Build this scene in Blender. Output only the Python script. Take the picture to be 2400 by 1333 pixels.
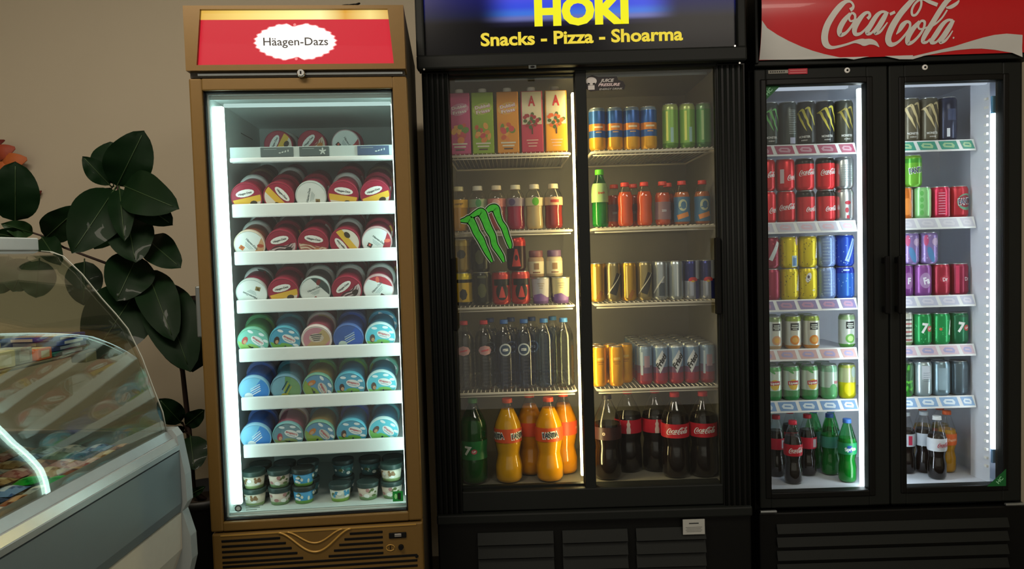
import bpy, bmesh, math, random
from mathutils import Vector, Matrix

for _o in list(bpy.data.objects):
    bpy.data.objects.remove(_o, do_unlink=True)
C = bpy.context.scene.collection
random.seed(7)
PI = math.pi

# ------------------------------------------------------------------ camera, world, lights
CAM_H, FPX = 1.32, 1733.0
PITCH, ROLL = math.radians(2.67), math.radians(1.72)
cF = Vector((0, math.cos(PITCH), -math.sin(PITCH)))
cU0 = Vector((0, math.sin(PITCH), math.cos(PITCH)))
cR = Vector((1, 0, 0)) * math.cos(ROLL) - cU0 * math.sin(ROLL)
cU = Vector((1, 0, 0)) * math.sin(ROLL) + cU0 * math.cos(ROLL)
cO = Vector((0, 0, CAM_H))
cam_d = bpy.data.cameras.new('camera')
cam_d.sensor_width = 36.0
cam_d.lens = 36.0 * FPX / 2400.0
cam_d.clip_start = 0.02
cam = bpy.data.objects.new('camera', cam_d)
C.objects.link(cam)
cam.matrix_world = Matrix((
    (cR.x, cU.x, -cF.x, cO.x), (cR.y, cU.y, -cF.y, cO.y), (cR.z, cU.z, -cF.z, cO.z), (0, 0, 0, 1)))
bpy.context.scene.camera = cam
vs = bpy.context.scene.view_settings
vs.view_transform = 'Standard'
vs.look = 'None'
vs.exposure = 0.0
vs.gamma = 1.0
vs.use_curve_mapping = False
cy = bpy.context.scene.cycles
cy.max_bounces = 10
cy.transparent_max_bounces = 16
cy.transmission_bounces = 8
cy.glossy_bounces = 4
cy.caustics_reflective = False
cy.caustics_refractive = False
cy.sample_clamp_indirect = 4.0
cy.use_denoising = True

world = bpy.data.worlds.new('world')
bpy.context.scene.world = world
world.use_nodes = True
bgn = world.node_tree.nodes['Background']
bgn.inputs[0].default_value = (1.0, 0.90, 0.76, 1)
bgn.inputs[1].default_value = 0.60


def area_light(name, loc, rot, sx, sy, power, col):
    d = bpy.data.lights.new(name, 'AREA')
    d.shape = 'RECTANGLE'
    d.size, d.size_y, d.energy, d.color = sx, sy, power, col
    o = bpy.data.objects.new(name, d)
    o.location, o.rotation_euler = loc, rot
    C.objects.link(o)
    return o


area_light('ceiling_lamp_light', (-1.0, 0.9, 2.72), (math.radians(12), 0, 0), 1.2, 0.3, 34, (1.0, 0.87, 0.72))
area_light('ceiling_lamp_light', (1.3, 0.2, 2.72), (math.radians(14), 0, 0), 1.2, 0.3, 22, (1.0, 0.89, 0.76))


class Frame:
    def __init__(s, ox, oy, deg):
        s.o = Vector((ox, oy, 0))
        s.a = math.radians(deg)
        s.X = Vector((math.cos(s.a), math.sin(s.a), 0))
        s.D = Vector((-math.sin(s.a), math.cos(s.a), 0))

    def loc(s, px, py, d=0.0):
        """a point measured on the photograph -> local (x, z) on this cabinet's plane at depth d"""
        v = cF + cR * ((px - 1200) / FPX) - cU * ((py - 666.5) / FPX)
        t = (d - (cO - s.o).dot(s.D)) / v.dot(s.D)
        p = cO + v * t - s.o
        return p.dot(s.X), p.z

    def world(s, x, y, z=0.0):
        p = s.o + s.X * x + s.D * y
        return Vector((p.x, p.y, z))


# ------------------------------------------------------------------ materials
_M = {}


def hexlin(c):
    if isinstance(c, str):
        c = tuple(int(c[i:i + 2], 16) / 255 for i in (0, 2, 4))
    return tuple(((v + 0.055) / 1.055) ** 2.4 if v > 0.04045 else v / 12.92 for v in c[:3])


def mat(col, rough=0.5, metal=0.0, trans=0.0, emit=0.0, var=0.06, ior=1.45, scale=40.0, bump=0.0, coat=0.0, name=None):
    key = (col, rough, metal, trans, emit, var, ior, scale, bump, coat)
    if key in _M:
        return _M[key]
    m = bpy.data.materials.new(name or 'surface_%s' % (col if isinstance(col, str) else 'x'))
    m.use_nodes = True
    nt = m.node_tree
    b = nt.nodes['Principled BSDF']
    lin = hexlin(col)
    b.inputs['Roughness'].default_value = rough
    b.inputs['Metallic'].default_value = metal
    b.inputs['Transmission Weight'].default_value = trans
    b.inputs['IOR'].default_value = ior
    b.inputs['Coat Weight'].default_value = coat
    tc = nt.nodes.new('ShaderNodeTexCoord')
    nz = nt.nodes.new('ShaderNodeTexNoise')
    nz.inputs['Scale'].default_value = scale
    nz.inputs['Detail'].default_value = 3
    nt.links.new(tc.outputs['Object'], nz.inputs['Vector'])
    mr = nt.nodes.new('ShaderNodeMapRange')
    mr.inputs['To Min'].default_value = 1 - var
    mr.inputs['To Max'].default_value = 1 + var
    nt.links.new(nz.outputs['Fac'], mr.inputs['Value'])
    mx = nt.nodes.new('ShaderNodeVectorMath')
    mx.operation = 'SCALE'
    mx.inputs[0].default_value = lin
    nt.links.new(mr.outputs['Result'], mx.inputs['Scale'])
    nt.links.new(mx.outputs['Vector'], b.inputs['Base Color'])
    if emit:
        nt.links.new(mx.outputs['Vector'], b.inputs['Emission Color'])
        b.inputs['Emission Strength'].default_value = emit
    if bump:
        bp = nt.nodes.new('ShaderNodeBump')
        bp.inputs['Strength'].default_value = bump
        bp.inputs['Distance'].default_value = 0.002
        nt.links.new(nz.outputs['Fac'], bp.inputs['Height'])
        nt.links.new(bp.outputs['Normal'], b.inputs['Normal'])
    _M[key] = m
    return m


def thin_glass(name, tint=(0.96, 0.98, 0.97), refl=1.0, rough=0.0, ior=1.45):
    m = bpy.data.materials.new(name)
    m.use_nodes = True
    nt = m.node_tree
    nt.nodes.remove(nt.nodes['Principled BSDF'])
    out = nt.nodes['Material Output']
    tr = nt.nodes.new('ShaderNodeBsdfTransparent')
    nz = nt.nodes.new('ShaderNodeTexNoise')
    nz.inputs['Scale'].default_value = 3.0
    mr = nt.nodes.new('ShaderNodeMapRange')
    mr.inputs['To Min'].default_value = 0.985
    mr.inputs['To Max'].default_value = 1.0
    nt.links.new(nz.outputs['Fac'], mr.inputs['Value'])
    vm = nt.nodes.new('ShaderNodeVectorMath')
    vm.operation = 'SCALE'
    vm.inputs[0].default_value = tint
    nt.links.new(mr.outputs['Result'], vm.inputs['Scale'])
    nt.links.new(vm.outputs['Vector'], tr.inputs['Color'])
    gl = nt.nodes.new('ShaderNodeBsdfGlossy')
    gl.inputs['Roughness'].default_value = rough
    lw = nt.nodes.new('ShaderNodeLayerWeight')
    lw.inputs['Blend'].default_value = 0.5
    pw = nt.nodes.new('ShaderNodeMath')
    pw.operation = 'POWER'
    pw.inputs[1].default_value = 4.5
    nt.links.new(lw.outputs['Facing'], pw.inputs[0])
    f0 = ((ior - 1) / (ior + 1)) ** 2
    mu = nt.nodes.new('ShaderNodeMath')
    mu.operation = 'MULTIPLY_ADD'
    mu.inputs[1].default_value = (1 - f0) * refl
    mu.inputs[2].default_value = f0 * refl
    nt.links.new(pw.outputs[0], mu.inputs[0])
    mx = nt.nodes.new('ShaderNodeMixShader')
    nt.links.new(mu.outputs[0], mx.inputs[0])
    nt.links.new(tr.outputs[0], mx.inputs[1])
    nt.links.new(gl.outputs[0], mx.inputs[2])
    nt.links.new(mx.outputs[0], out.inputs['Surface'])
    return m


def lamp_mat(name, col, strength, base=0.02):
    m = bpy.data.materials.new(name)
    m.use_nodes = True
    nt = m.node_tree
    b = nt.nodes['Principled BSDF']
    b.inputs['Base Color'].default_value = (base, base, base, 1)
    b.inputs['Specular IOR Level'].default_value = 0.2
    b.inputs['Emission Color'].default_value = (*col, 1)
    b.inputs['Emission Strength'].default_value = strength
    return m


# ------------------------------------------------------------------ mesh building
class MB:
    def __init__(s):
        s.v, s.f, s.m, s.s, s.mats = [], [], [], [], []

    def mi(s, m):
        if m not in s.mats:
            s.mats.append(m)
        return s.mats.index(m)

    def add(s, vs_, fs_, m, smooth=False):
        o = len(s.v)
        k = s.mi(m)
        s.v += [tuple(p) for p in vs_]
        for f in fs_:
            s.f.append(tuple(i + o for i in f))
            s.m.append(k)
            s.s.append(smooth)
        return s

    def box(s, x0, x1, y0, y1, z0, z1, m):
        return s.add([(x0, y0, z0), (x1, y0, z0), (x1, y1, z0), (x0, y1, z0), (x0, y0, z1), (x1, y0, z1), (x1, y1, z1), (x0, y1, z1)],
                     [(3, 2, 1, 0), (4, 5, 6, 7), (0, 1, 5, 4), (1, 2, 6, 5), (2, 3, 7, 6), (3, 0, 4, 7)], m)

    def bbox(s, x0, x1, y0, y1, z0, z1, m, b=0.004, seg=2):
        bm = bmesh.new()
        bmesh.ops.create_cube(bm, size=1)
        for v in bm.verts:
            v.co = Vector(((x0 + x1) / 2 + v.co.x * (x1 - x0), (y0 + y1) / 2 + v.co.y * (y1 - y0), (z0 + z1) / 2 + v.co.z * (z1 - z0)))
        bmesh.ops.bevel(bm, geom=list(bm.edges), offset=b, segments=seg, affect='EDGES', profile=0.5)
        bm.verts.index_update()
        s.add([v.co[:] for v in bm.verts], [[v.index for v in f.verts] for f in bm.faces], m, False)
        bm.free()
        return s

    def shell(s, x0, x1, y0, y1, z0, z1, t, m, tz=None):
        """five-sided box open to the front"""
        tz = t if tz is None else tz
        s.box(x0, x0 + t, y0, y1, z0, z1, m)
        s.box(x1 - t, x1, y0, y1, z0, z1, m)
        s.box(x0 + t, x1 - t, y0, y1, z1 - tz, z1, m)
        s.box(x0 + t, x1 - t, y0, y1, z0, z0 + tz, m)
        s.box(x0 + t, x1 - t, y1 - t, y1, z0 + tz, z1 - tz, m)
        return s

    def frame(s, x0, x1, z0, z1, a0, a1, b0, b1, y0, y1, m, chamfer=0.0):
        """rectangular frame: outer x0..x1,z0..z1, opening a0..a1,b0..b1"""
        s.bbox(x0, a0, y0, y1, z0, z1, m, 0.005)
        s.bbox(a1, x1, y0, y1, z0, z1, m, 0.005)
        s.bbox(a0 - .002, a1 + .002, y0 + .0005, y1 - .0005, b1, z1, m, 0.004)
        s.bbox(a0 - .002, a1 + .002, y0 + .0005, y1 - .0005, z0, b0, m, 0.004)
        return s

    def lathe(s, prof, m, n=28, cx=0, cy_=0, cz=0, smooth=True, axis=None, cap=True):
        """prof: list of (r, z[, material])"""
        vv, ff, mm = [], [], []
        for p in prof:
            for i in range(n):
                a = 2 * PI * i / n
                vv.append((cx + p[0] * math.sin(a), cy_ - p[0] * math.cos(a), cz + p[1]))
        o = len(s.v)
        if axis is not None:
            vv = [tuple(axis @ Vector(q)) for q in vv]
        s.v += vv
        for k in range(len(prof) - 1):
            mk = s.mi(prof[k][2] if len(prof[k]) > 2 else m)
            for i in range(n):
                j = (i + 1) % n
                s.f.append((o + k * n + i, o + k * n + j, o + (k + 1) * n + j, o + (k + 1) * n + i))
                s.m.append(mk)
                s.s.append(smooth)
        if cap:
            if prof[0][0] > 1e-5:
                s.f.append(tuple(o + i for i in reversed(range(n))))
                s.m.append(s.mi(m))
                s.s.append(False)
            if prof[-1][0] > 1e-5:
                q = o + (len(prof) - 1) * n
                s.f.append(tuple(q + i for i in range(n)))
                s.m.append(s.mi(prof[-1][2] if len(prof[-1]) > 2 else m))
                s.s.append(False)
        return s

    def tube(s, pts, r, m, n=8, closed=False):
        pts = [Vector(p) for p in pts]
        rings = []
        for i, p in enumerate(pts):
            if closed:
                d = pts[(i + 1) % len(pts)] - pts[i - 1]
            else:
                d = pts[min(i + 1, len(pts) - 1)] - pts[max(i - 1, 0)]
            d.normalize()
            up = Vector((0, 0, 1)) if abs(d.z) < 0.9 else Vector((1, 0, 0))
            a = d.cross(up).normalized()
            b = a.cross(d)
            rr = r[i] if isinstance(r, (list, tuple)) else r
            rings.append([p + a * rr * math.cos(2 * PI * k / n) + b * rr * math.sin(2 * PI * k / n) for k in range(n)])
        vv = [q for R in rings for q in R]
        ff = []
        L = len(rings)
        for i in range(L if closed else L - 1):
            for k in range(n):
                a, b = i * n + k, i * n + (k + 1) % n
                c, d = ((i + 1) % L) * n + (k + 1) % n, ((i + 1) % L) * n + k
                ff.append((a, b, c, d))
        if not closed:
            ff.append(tuple(reversed(range(n))))
            ff.append(tuple((L - 1) * n + k for k in range(n)))
        return s.add(vv, ff, m, True)

    def prism_y(s, pts, y0, y1, m, smooth=False):
        """closed outline in (x,z) pushed through y0..y1"""
        n = len(pts)
        vv = [(x, y0, z) for x, z in pts] + [(x, y1, z) for x, z in pts]
        ff = [tuple(range(n)), tuple(reversed(range(n, 2 * n)))]
        for i in range(n):
            j = (i + 1) % n
            ff.append((i, i + n, j + n, j))
        return s.add(vv, ff, m, smooth)

    def build(s, name, parent=None, loc=None, rotz=0.0, fix=True):
        me = bpy.data.meshes.new(name)
        me.from_pydata(s.v, [], s.f)
        for m in s.mats:
            me.materials.append(m)
        me.polygons.foreach_set('material_index', s.m)
        me.polygons.foreach_set('use_smooth', s.s)
        me.update()
        if fix:
            bm = bmesh.new()
            bm.from_mesh(me)
            bmesh.ops.recalc_face_normals(bm, faces=bm.faces)
            bm.to_mesh(me)
            bm.free()
        o = bpy.data.objects.new(name, me)
        C.objects.link(o)
        if parent is not None:
            o.parent = parent
        if loc is not None:
            o.location = loc
        o.rotation_euler.z = rotz
        return o


# flat artwork: shapes are (verts2d, faces)
_TX = {}


def text2(txt, bold=0.0, shear=0.0):
    """text outline, normalised to height 1 (cap height) with its origin at the centre; returns verts, faces, width"""
    k = (txt, bold, shear)
    if k in _TX:
        return _TX[k]
    cu = bpy.data.curves.new('writing', 'FONT')
    cu.body = txt
    cu.size = 1.0
    cu.offset = bold
    cu.shear = shear
    cu.resolution_u = 3
    ob = bpy.data.objects.new('writing', cu)
    C.objects.link(ob)
    bpy.context.view_layer.update()
    dg = bpy.context.evaluated_depsgraph_get()
    me = bpy.data.meshes.new_from_object(ob.evaluated_get(dg))
    vv = [(v.co.x, v.co.y) for v in me.vertices]
    ff = [tuple(p.vertices) for p in me.polygons]
    bpy.data.objects.remove(ob)
    bpy.data.curves.remove(cu)
    bpy.data.meshes.remove(me)
    x0, x1 = min(v[0] for v in vv), max(v[0] for v in vv)
    cap = 0.70 + 2 * bold
    vv = [((x - (x0 + x1) / 2) / cap, (y + bold) / cap - 0.5) for x, y in vv]
    _TX[k] = (vv, ff, (x1 - x0) / cap)
    return _TX[k]


def xf(shape, cx=0, cy_=0, sx=1, sy=None, rot=0):
    vv, ff = shape[0], shape[1]
    sy = sx if sy is None else sy
    c, s_ = math.cos(rot), math.sin(rot)
    return [(cx + x * sx * c - y * sy * s_, cy_ + x * sx * s_ + y * sy * c) for x, y in vv], ff


def text_fit(txt, w, h, cx=0, cy_=0, rot=0, bold=0.0, shear=0.0):
    t = text2(txt, bold, shear)
    return xf(t, cx, cy_, w / t[2], h, rot)


def ellipse2(rx, ry, cx=0, cy_=0, n=24, rot=0, scal=0.0, k=12):
    vv = []
    for i in range(n):
        a = 2 * PI * i / n
        q = 1 + scal * abs(math.sin(k * a / 2))
        vv.append((rx * q * math.cos(a), ry * q * math.sin(a)))
    return xf((vv, [tuple(range(n))]), cx, cy_, 1, 1, rot)


def rect2(w, h, cx=0, cy_=0, rot=0, slant=0.0):
    return xf(([(-w / 2 - slant * h / 2, -h / 2), (w / 2 - slant * h / 2, -h / 2), (w / 2 + slant * h / 2, h / 2), (-w / 2 + slant * h / 2, h / 2)], [(0, 1, 2, 3)]), cx, cy_, 1, 1, rot)


def poly2(pts):
    return list(pts), [tuple(range(len(pts)))]


def segment2(R, v0, v1, rot=0, n=40):
    """the part of a disc of radius R between two parallel chords"""
    pts = []
    for i in range(n + 1):
        y = v0 + (v1 - v0) * i / n
        pts.append((math.sqrt(max(R * R - y * y, 0)), y))
    left = [(-x, y) for x, y in reversed(pts)]
    return xf((pts + left, [tuple(range(len(pts) * 2))]), 0, 0, 1, 1, rot)


def ribbon2(pts, n=5):
    """brush stroke: pts = (x, y, width), smoothed"""
    P = []
    L = len(pts)
    for i in range(L - 1):
        p0, p1, p2, p3 = pts[max(i - 1, 0)], pts[i], pts[i + 1], pts[min(i + 2, L - 1)]
        for k in range(n):
            t = k / n
            P.append(tuple(0.5 * ((2 * p1[j]) + (-p0[j] + p2[j]) * t + (2 * p0[j] - 5 * p1[j] + 4 * p2[j] - p3[j]) * t * t + (-p0[j] + 3 * p1[j] - 3 * p2[j] + p3[j]) * t ** 3) for j in range(3)))
    P.append(pts[-1])
    vv, ff = [], []
    for i, p in enumerate(P):
        a, b = P[max(i - 1, 0)], P[min(i + 1, len(P) - 1)]
        dx, dy = b[0] - a[0], b[1] - a[1]
        l = math.hypot(dx, dy) or 1
        w = max(p[2], 1e-4) / 2
        vv += [(p[0] - dy / l * w, p[1] + dx / l * w), (p[0] + dy / l * w, p[1] - dx / l * w)]
        if i:
            ff.append((2 * i - 2, 2 * i - 1, 2 * i + 1, 2 * i))
    return vv, ff


def sliced(shape, step):
    """cut a flat shape into narrow upright strips so that it can be bent round a can"""
    bm = bmesh.new()
    vl = [bm.verts.new((x, y, 0)) for x, y in shape[0]]
    for f in shape[1]:
        try:
            bm.faces.new([vl[i] for i in f])
        except ValueError:
            pass
    bmesh.ops.triangulate(bm, faces=bm.faces)
    xs = [v.co.x for v in bm.verts]
    k = math.ceil(min(xs) / step)
    while k * step < max(xs):
        bmesh.ops.bisect_plane(bm, geom=list(bm.verts) + list(bm.edges) + list(bm.faces), plane_co=(k * step, 0, 0), plane_no=(1, 0, 0), dist=1e-6)
        k += 1
    bm.verts.index_update()
    r = [(v.co.x, v.co.y) for v in bm.verts], [tuple(v.index for v in f.verts) for f in bm.faces]
    bm.free()
    return r


def art_flat(mb, shape, m, y, x=0.0, z=0.0):
    mb.add([(x + u, y, z + v) for u, v in shape[0]], shape[1], m)


def art_wrap(mb, shape, m, r, zc, a0=0.0, layer=1):
    """r: radius or function of z"""
    sh = sliced(shape, 0.006)
    vv = []
    for u, v in sh[0]:
        z = zc + v
        rr = (r(z) if callable(r) else r) + 0.00025 * layer + 0.0002
        rb = r(zc) if callable(r) else r
        a = a0 + u / rb
        vv.append((rr * math.sin(a), -rr * math.cos(a), z))
    mb.add(vv, sh[1], m, True)


# script lettering, traced as brush strokes
_CC = [
    [(612, 88, 62), (650, 62, 52), (662, 18, 36), (620, -38, 36), (540, -40, 60), (450, 30, 88), (345, 160, 96), (260, 310, 104), (232, 460, 108), (262, 575, 96), (350, 632, 52), (470, 622, 38), (610, 590, 34), (720, 560, 40), (820, 560, 86), (880, 575, 100), (960, 565, 84), (1050, 590, 56), (1120, 648, 8)],
    [(690, 240, 30), (625, 255, 30), (600, 200, 32), (640, 135, 34), (690, 165, 40), (690, 240, 36), (640, 340, 40), (560, 430, 48), (480, 450, 70), (462, 370, 84), (520, 250, 80), (620, 140, 50)],
    [(700, 240, 26), (780, 215, 30)],
    [(890, 228, 52), (925, 185, 48), (905, 135, 40), (840, 150, 56), (760, 240, 80), (700, 360, 84), (715, 445, 62), (790, 445, 44), (860, 390, 34), (920, 320, 30)],
    [(1190, 140, 34), (1110, 130, 44), (1030, 190, 70), (950, 320, 82), (900, 430, 68), (960, 445, 40), (1030, 370, 34), (1110, 240, 34), (1160, 160, 30)],
    [(1195, 130, 60), (1150, 230, 72), (1085, 350, 74), (1030, 440, 58), (1100, 430, 42), (1160, 360, 30), (1210, 290, 18)],
    [(1240, 172, 44), (1320, 136, 44)],
    [(1365, 470, 12), (1410, 410, 60), (1450, 340, 80), (1510, 290, 50), (1565, 310, 40), (1565, 390, 36), (1500, 490, 38), (1400, 590, 44), (1300, 615, 72), (1245, 530, 98), (1285, 370, 104), (1390, 190, 96), (1500, 60, 90), (1610, -50, 66), (1700, -70, 44), (1730, 0, 36), (1715, 90, 36), (1655, 185, 38), (1595, 190, 38), (1585, 110, 36), (1640, 10, 34), (1740, -50, 44), (1860, 0, 56), (1985, 50, 58)],
    [(1790, 400, 28), (1725, 400, 30), (1700, 350, 34), (1740, 285, 36), (1795, 300, 42), (1790, 390, 38), (1730, 500, 42), (1640, 590, 50), (1570, 600, 70), (1560, 520, 84), (1620, 400, 80), (1720, 290, 50)],
    [(1800, 395, 24), (1870, 370, 26)],
    [(2140, 130, 26), (2070, 240, 28), (1990, 320, 28), (1900, 380, 26)],
    [(2210, -60, 60), (2120, 10, 80), (2020, 150, 84), (1920, 320, 84), (1830, 480, 80), (1800, 580, 60), (1860, 600, 40), (1920, 550, 30)],
    [(2325, -10, 20), (2280, 40, 52), (2190, 90, 56), (2120, 96, 20)],
    [(2240, 290, 34), (2160, 285, 44), (2080, 350, 70), (2000, 480, 82), (1940, 590, 68), (2010, 605, 40), (2080, 530, 34), (2160, 400, 34), (2210, 320, 30)],
    [(2245, 285, 60), (2200, 390, 72), (2135, 510, 74), (2080, 600, 58), (2150, 590, 42), (2210, 520, 30), (2255, 440, 18)],
]


def script2(w, cx=0, cy_=0, rot=0, part=None):
    """the two-word script logo, w wide"""
    k = w / 2140.0
    out = []
    for st in (_CC if part is None else _CC[part[0]:part[1]]):
        vv, ff = ribbon2([(x, -y, ww) for x, y, ww in st], 4)
        out.append(xf(([((x - 1250), (y + 300)) for x, y in vv], ff), cx, cy_, k, k, rot))
    return out


def claw2(s, cx=0, cy_=0, grow=0.0, lean=0.0):
    """three claw marks, s tall"""
    strokes = [
        [(60, 400, 10), (150, 390, 60), (230, 380, 110), (290, 470, 95), (350, 620, 90), (430, 760, 90), (480, 880, 70), (540, 1010, 55), (600, 1130, 20), (625, 1180, 4)],
        [(250, 330, 30), (380, 260, 70), (460, 260, 120), (520, 400, 100), (580, 560, 100), (650, 700, 80), (680, 860, 75), (760, 1000, 60), (810, 1090, 45), (845, 1190, 4)],
        [(560, 230, 40), (640, 180, 80), (720, 190, 100), (750, 300, 80), (800, 440, 60), (870, 560, 70), (910, 700, 60), (960, 850, 50), (975, 940, 6)],
    ]
    k = s / 1100.0
    out = []
    for st in strokes:
        vv, ff = ribbon2([(x + lean * (600 - y), -y, w + grow) for x, y, w in st], 5)
        out.append(xf(([(x - 520, y + 640) for x, y in vv], ff), cx, cy_, k, k))
    return out


# ------------------------------------------------------------------ things
def empty(name, loc=(0, 0, 0), rotz=0.0, parent=None):
    o = bpy.data.objects.new(name, None)
    o.empty_display_size = 0.05
    C.objects.link(o)
    o.location = loc
    o.rotation_euler.z = rotz
    if parent is not None:
        o.parent = parent
    return o


def tag(o, label, cat, group=None):
    o['label'] = label
    o['category'] = cat
    if group:
        o['group'] = group
    return o


def copy_tree(o, parent=None):
    c = o.copy()
    C.objects.link(c)
    if parent is not None:
        c.parent = parent
    for ch in list(o.children):
        copy_tree(ch, c)
    return c


_USED = {}


def place(proto, frame, x, y, z, label, cat, group=None, spin=0.0, tilt=None):
    """first use moves the prototype itself, later ones copy it with its parts"""
    key = proto.name
    if key in _USED:
        o = copy_tree(proto)
    else:
        _USED[key] = 1
        o = proto
    o.location = frame.world(x, y, z)
    if tilt is None:
        o.rotation_euler = (0, 0, frame.a + spin)
    else:
        o.rotation_mode = 'XYZ'
        o.rotation_euler = (tilt, 0, frame.a)
    tag(o, label, cat, group)
    return o


# materials in common
M_black = mat('0d0e0d', 0.38, name='black_enamel')
M_black2 = mat('171a18', 0.5, name='black_plastic')
M_dark = mat('050505', 0.7, name='dark_rubber')
for m_ in (M_black, M_black2, M_dark):
    m_.node_tree.nodes['Principled BSDF'].inputs['Specular IOR Level'].default_value = 0.22
M_gold = mat('6b5226', 0.38, 0.25, scale=60, name='gold_paint')
M_gold_hi = mat('a8843f', 0.35, 0.25, name='gold_trim')
M_bronze = mat('2b2620', 0.5, name='cabinet_side')
M_white = mat('e8ecec', 0.35, var=0.02, name='white_enamel')
M_liner = mat('c3d0cd', 0.45, var=0.03, name='white_liner')
M_liner_w = mat('7c786c', 0.5, var=0.05, name='aged_liner')
M_liner_c = mat('dde3ee', 0.45, var=0.03, name='cool_liner')
M_steel = mat('a9b0b0', 0.3, 0.8, name='brushed_steel')
M_chrome = mat('d8d8d4', 0.15, 1.0, name='chrome')
M_alu = mat('c9ccca', 0.28, 0.9, var=0.03, name='aluminium_lid')
M_paper = mat('dadbd6', 0.6, name='paper')
M_ink = mat('15191b', 0.6, name='ink')
M_print_w = mat('f2f2ee', 0.4, name='white_print')
M_clear = thin_glass('door_glass', (0.93, 0.95, 0.94), 1.0)
M_sign_glass = thin_glass('sign_cover', (0.98, 0.98, 0.98), 0.25)
M_bottle = thin_glass('clear_bottle', (0.965, 0.975, 0.98), 1.5, 0.05)

# ------------------------------------------------------------------ the room
def structure(name, mb):
    o = mb.build(name)
    o['kind'] = 'structure'
    return o


M_wall = mat('c0b6a0', 0.85, var=0.05, scale=2.0, bump=0.2, name='painted_plaster')
M_floor = mat('4a4742', 0.5, var=0.15, scale=6, name='floor_tiles')
M_ceil = mat('b9b4aa', 0.9, name='ceiling_paint')
structure('wall_back', MB().box(-2.6, 2.7, 3.16, 3.26, 0, 2.8, M_wall))
structure('wall_left', MB().box(-2.7, -2.6, -1.2, 3.26, 0, 2.8, M_wall))
structure('wall_right', MB().box(2.7, 2.8, -1.2, 3.26, 0, 2.8, M_wall))
structure('floor', MB().box(-2.7, 2.8, -1.2, 3.26, -0.1, 0, M_floor))
structure('ceiling', MB().box(-2.7, 2.8, -1.2, 3.26, 2.8, 2.9, M_ceil))

# ------------------------------------------------------------------ gold ice cream freezer
HD = Frame(-0.56, 2.09, 4.7)
hd = empty('display_freezer', HD.world(0, 0, 0), HD.a)
tag(hd, 'tall gold upright freezer with lit red header and one glass door', 'freezer')
X0, X1 = -0.315, 0.280
MB().shell(X0, X1, 0.05, 0.66, 0.10, 2.008, 0.026, M_bronze, 0.05).build('cabinet', hd)
MB().shell(-0.288, 0.252, 0.048, 0.60, 0.555, 1.79, 0.014, M_liner, 0.014) \
    .box(-0.262, -0.2615, 0.30, 0.44, 1.715, 1.7175, M_ink).build('liner', hd)
hdr = MB()
hdr.prism_y([(X0, 1.835), (X1, 1.835), (X1, 2.010), (X0, 2.010)], -0.005, 0.05, M_gold)
# raised surround of the sign, wider at the foot
for quad in ([(X0, 1.835), (X1, 1.835), (0.248, 1.850), (-0.286, 1.850)], [(X0, 2.010), (X0, 1.835), (-0.286, 1.850), (-0.270, 2.000)],
             [(0.248, 1.850), (X1, 1.835), (X1, 2.010), (0.236, 2.000)], [(-0.270, 2.000), (0.236, 2.000), (X1, 2.010), (X0, 2.010)]):
    hdr.prism_y(quad, -0.020, -0.004, M_gold)
header = hdr.build('header', hd)
S = lambda w: w


def hd_lamp_panel():
    mb = MB()
    red = lamp_mat('lit_red_film', hexlin('de042c'), 0.88)
    gold = lamp_mat('lit_gold_film', hexlin('f0c050'), 1.15)
    # uneven backlight of the gold strip
    nt = gold.node_tree
    tc = nt.nodes.new('ShaderNodeTexCoord')
    sep = nt.nodes.new('ShaderNodeSeparateXYZ')
    cr = nt.nodes.new('ShaderNodeValToRGB')
    mr = nt.nodes.new('ShaderNodeMapRange')
    mr.inputs['From Min'].default_value = -0.28
    mr.inputs['From Max'].default_value = 0.25
    nt.links.new(tc.outputs['Object'], sep.inputs[0])
    nt.links.new(sep.outputs['X'], mr.inputs[0])
    nt.links.new(mr.outputs[0], cr.inputs[0])
    els = cr.color_ramp.elements
    els[0].position, els[0].color = 0.0, (*hexlin('d8a845'), 1)
    els[1].position, els[1].color = 1.0, (*hexlin('cf9c46'), 1)
    for p_, c_ in ((0.2, 'f3d06c'), (0.5, 'fff49a'), (0.62, 'fff7a8'), (0.75, 'd99f3c'), (0.88, 'f5dc86')):
        e = els.new(p_)
        e.color = (*hexlin(c_), 1)
    nt.links.new(cr.outputs[0], nt.nodes['Principled BSDF'].inputs['Emission Color'])
    mb.prism_y([(-0.286, 1.850), (0.248, 1.850), (0.238, 1.975), (-0.274, 1.975)], -0.0075, -0.0052, red)
    mb.prism_y([(-0.274, 1.975), (0.238, 1.975), (0.236, 2.000), (-0.270, 2.000)], -0.0080, -0.0052, gold)
    o = mb.build('sign_panel', header)
    w = MB()
    lit = lamp_mat('lit_white_film', (1.0, 0.97, 0.92), 1.25)
    cx, cz = HD.loc(694, 100)
    n = 96
    pts = []
    for i in range(n):
        a = 2 * PI * i / n
        rx, rz = 0.109, 0.048
        q = 1 + 0.03 * math.sin(a * 26)
        notch = 1 - 0.20 * math.exp(-((abs(math.cos(a))) / 0.16) ** 2)
        pts.append((rx * q * math.cos(a), rz * q * notch * math.sin(a) * (1.0 + 0.08 * (1 - abs(math.cos(a))))))
    red2 = lamp_mat('lit_pink_trim', hexlin('ff8d8d'), 1.0)
    art_flat(w, poly2([(x * 1.03, z * 1.04) for x, z in pts]), red2, -0.0083, cx, cz)
    art_flat(w, poly2(pts), lit, -0.0088, cx, cz)
    for dz in (0.0465, -0.0465):
        art_flat(w, ellipse2(0.004, 0.004, 0, dz), red2, -0.0086, cx, cz)
    art_flat(w, text_fit('Häagen-Dazs', 0.176, 0.022, cx + 0.001, cz + 0.001, bold=0.008), mat('3a3634', 0.6), -0.0094)
    w.build('logo', o)


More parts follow.
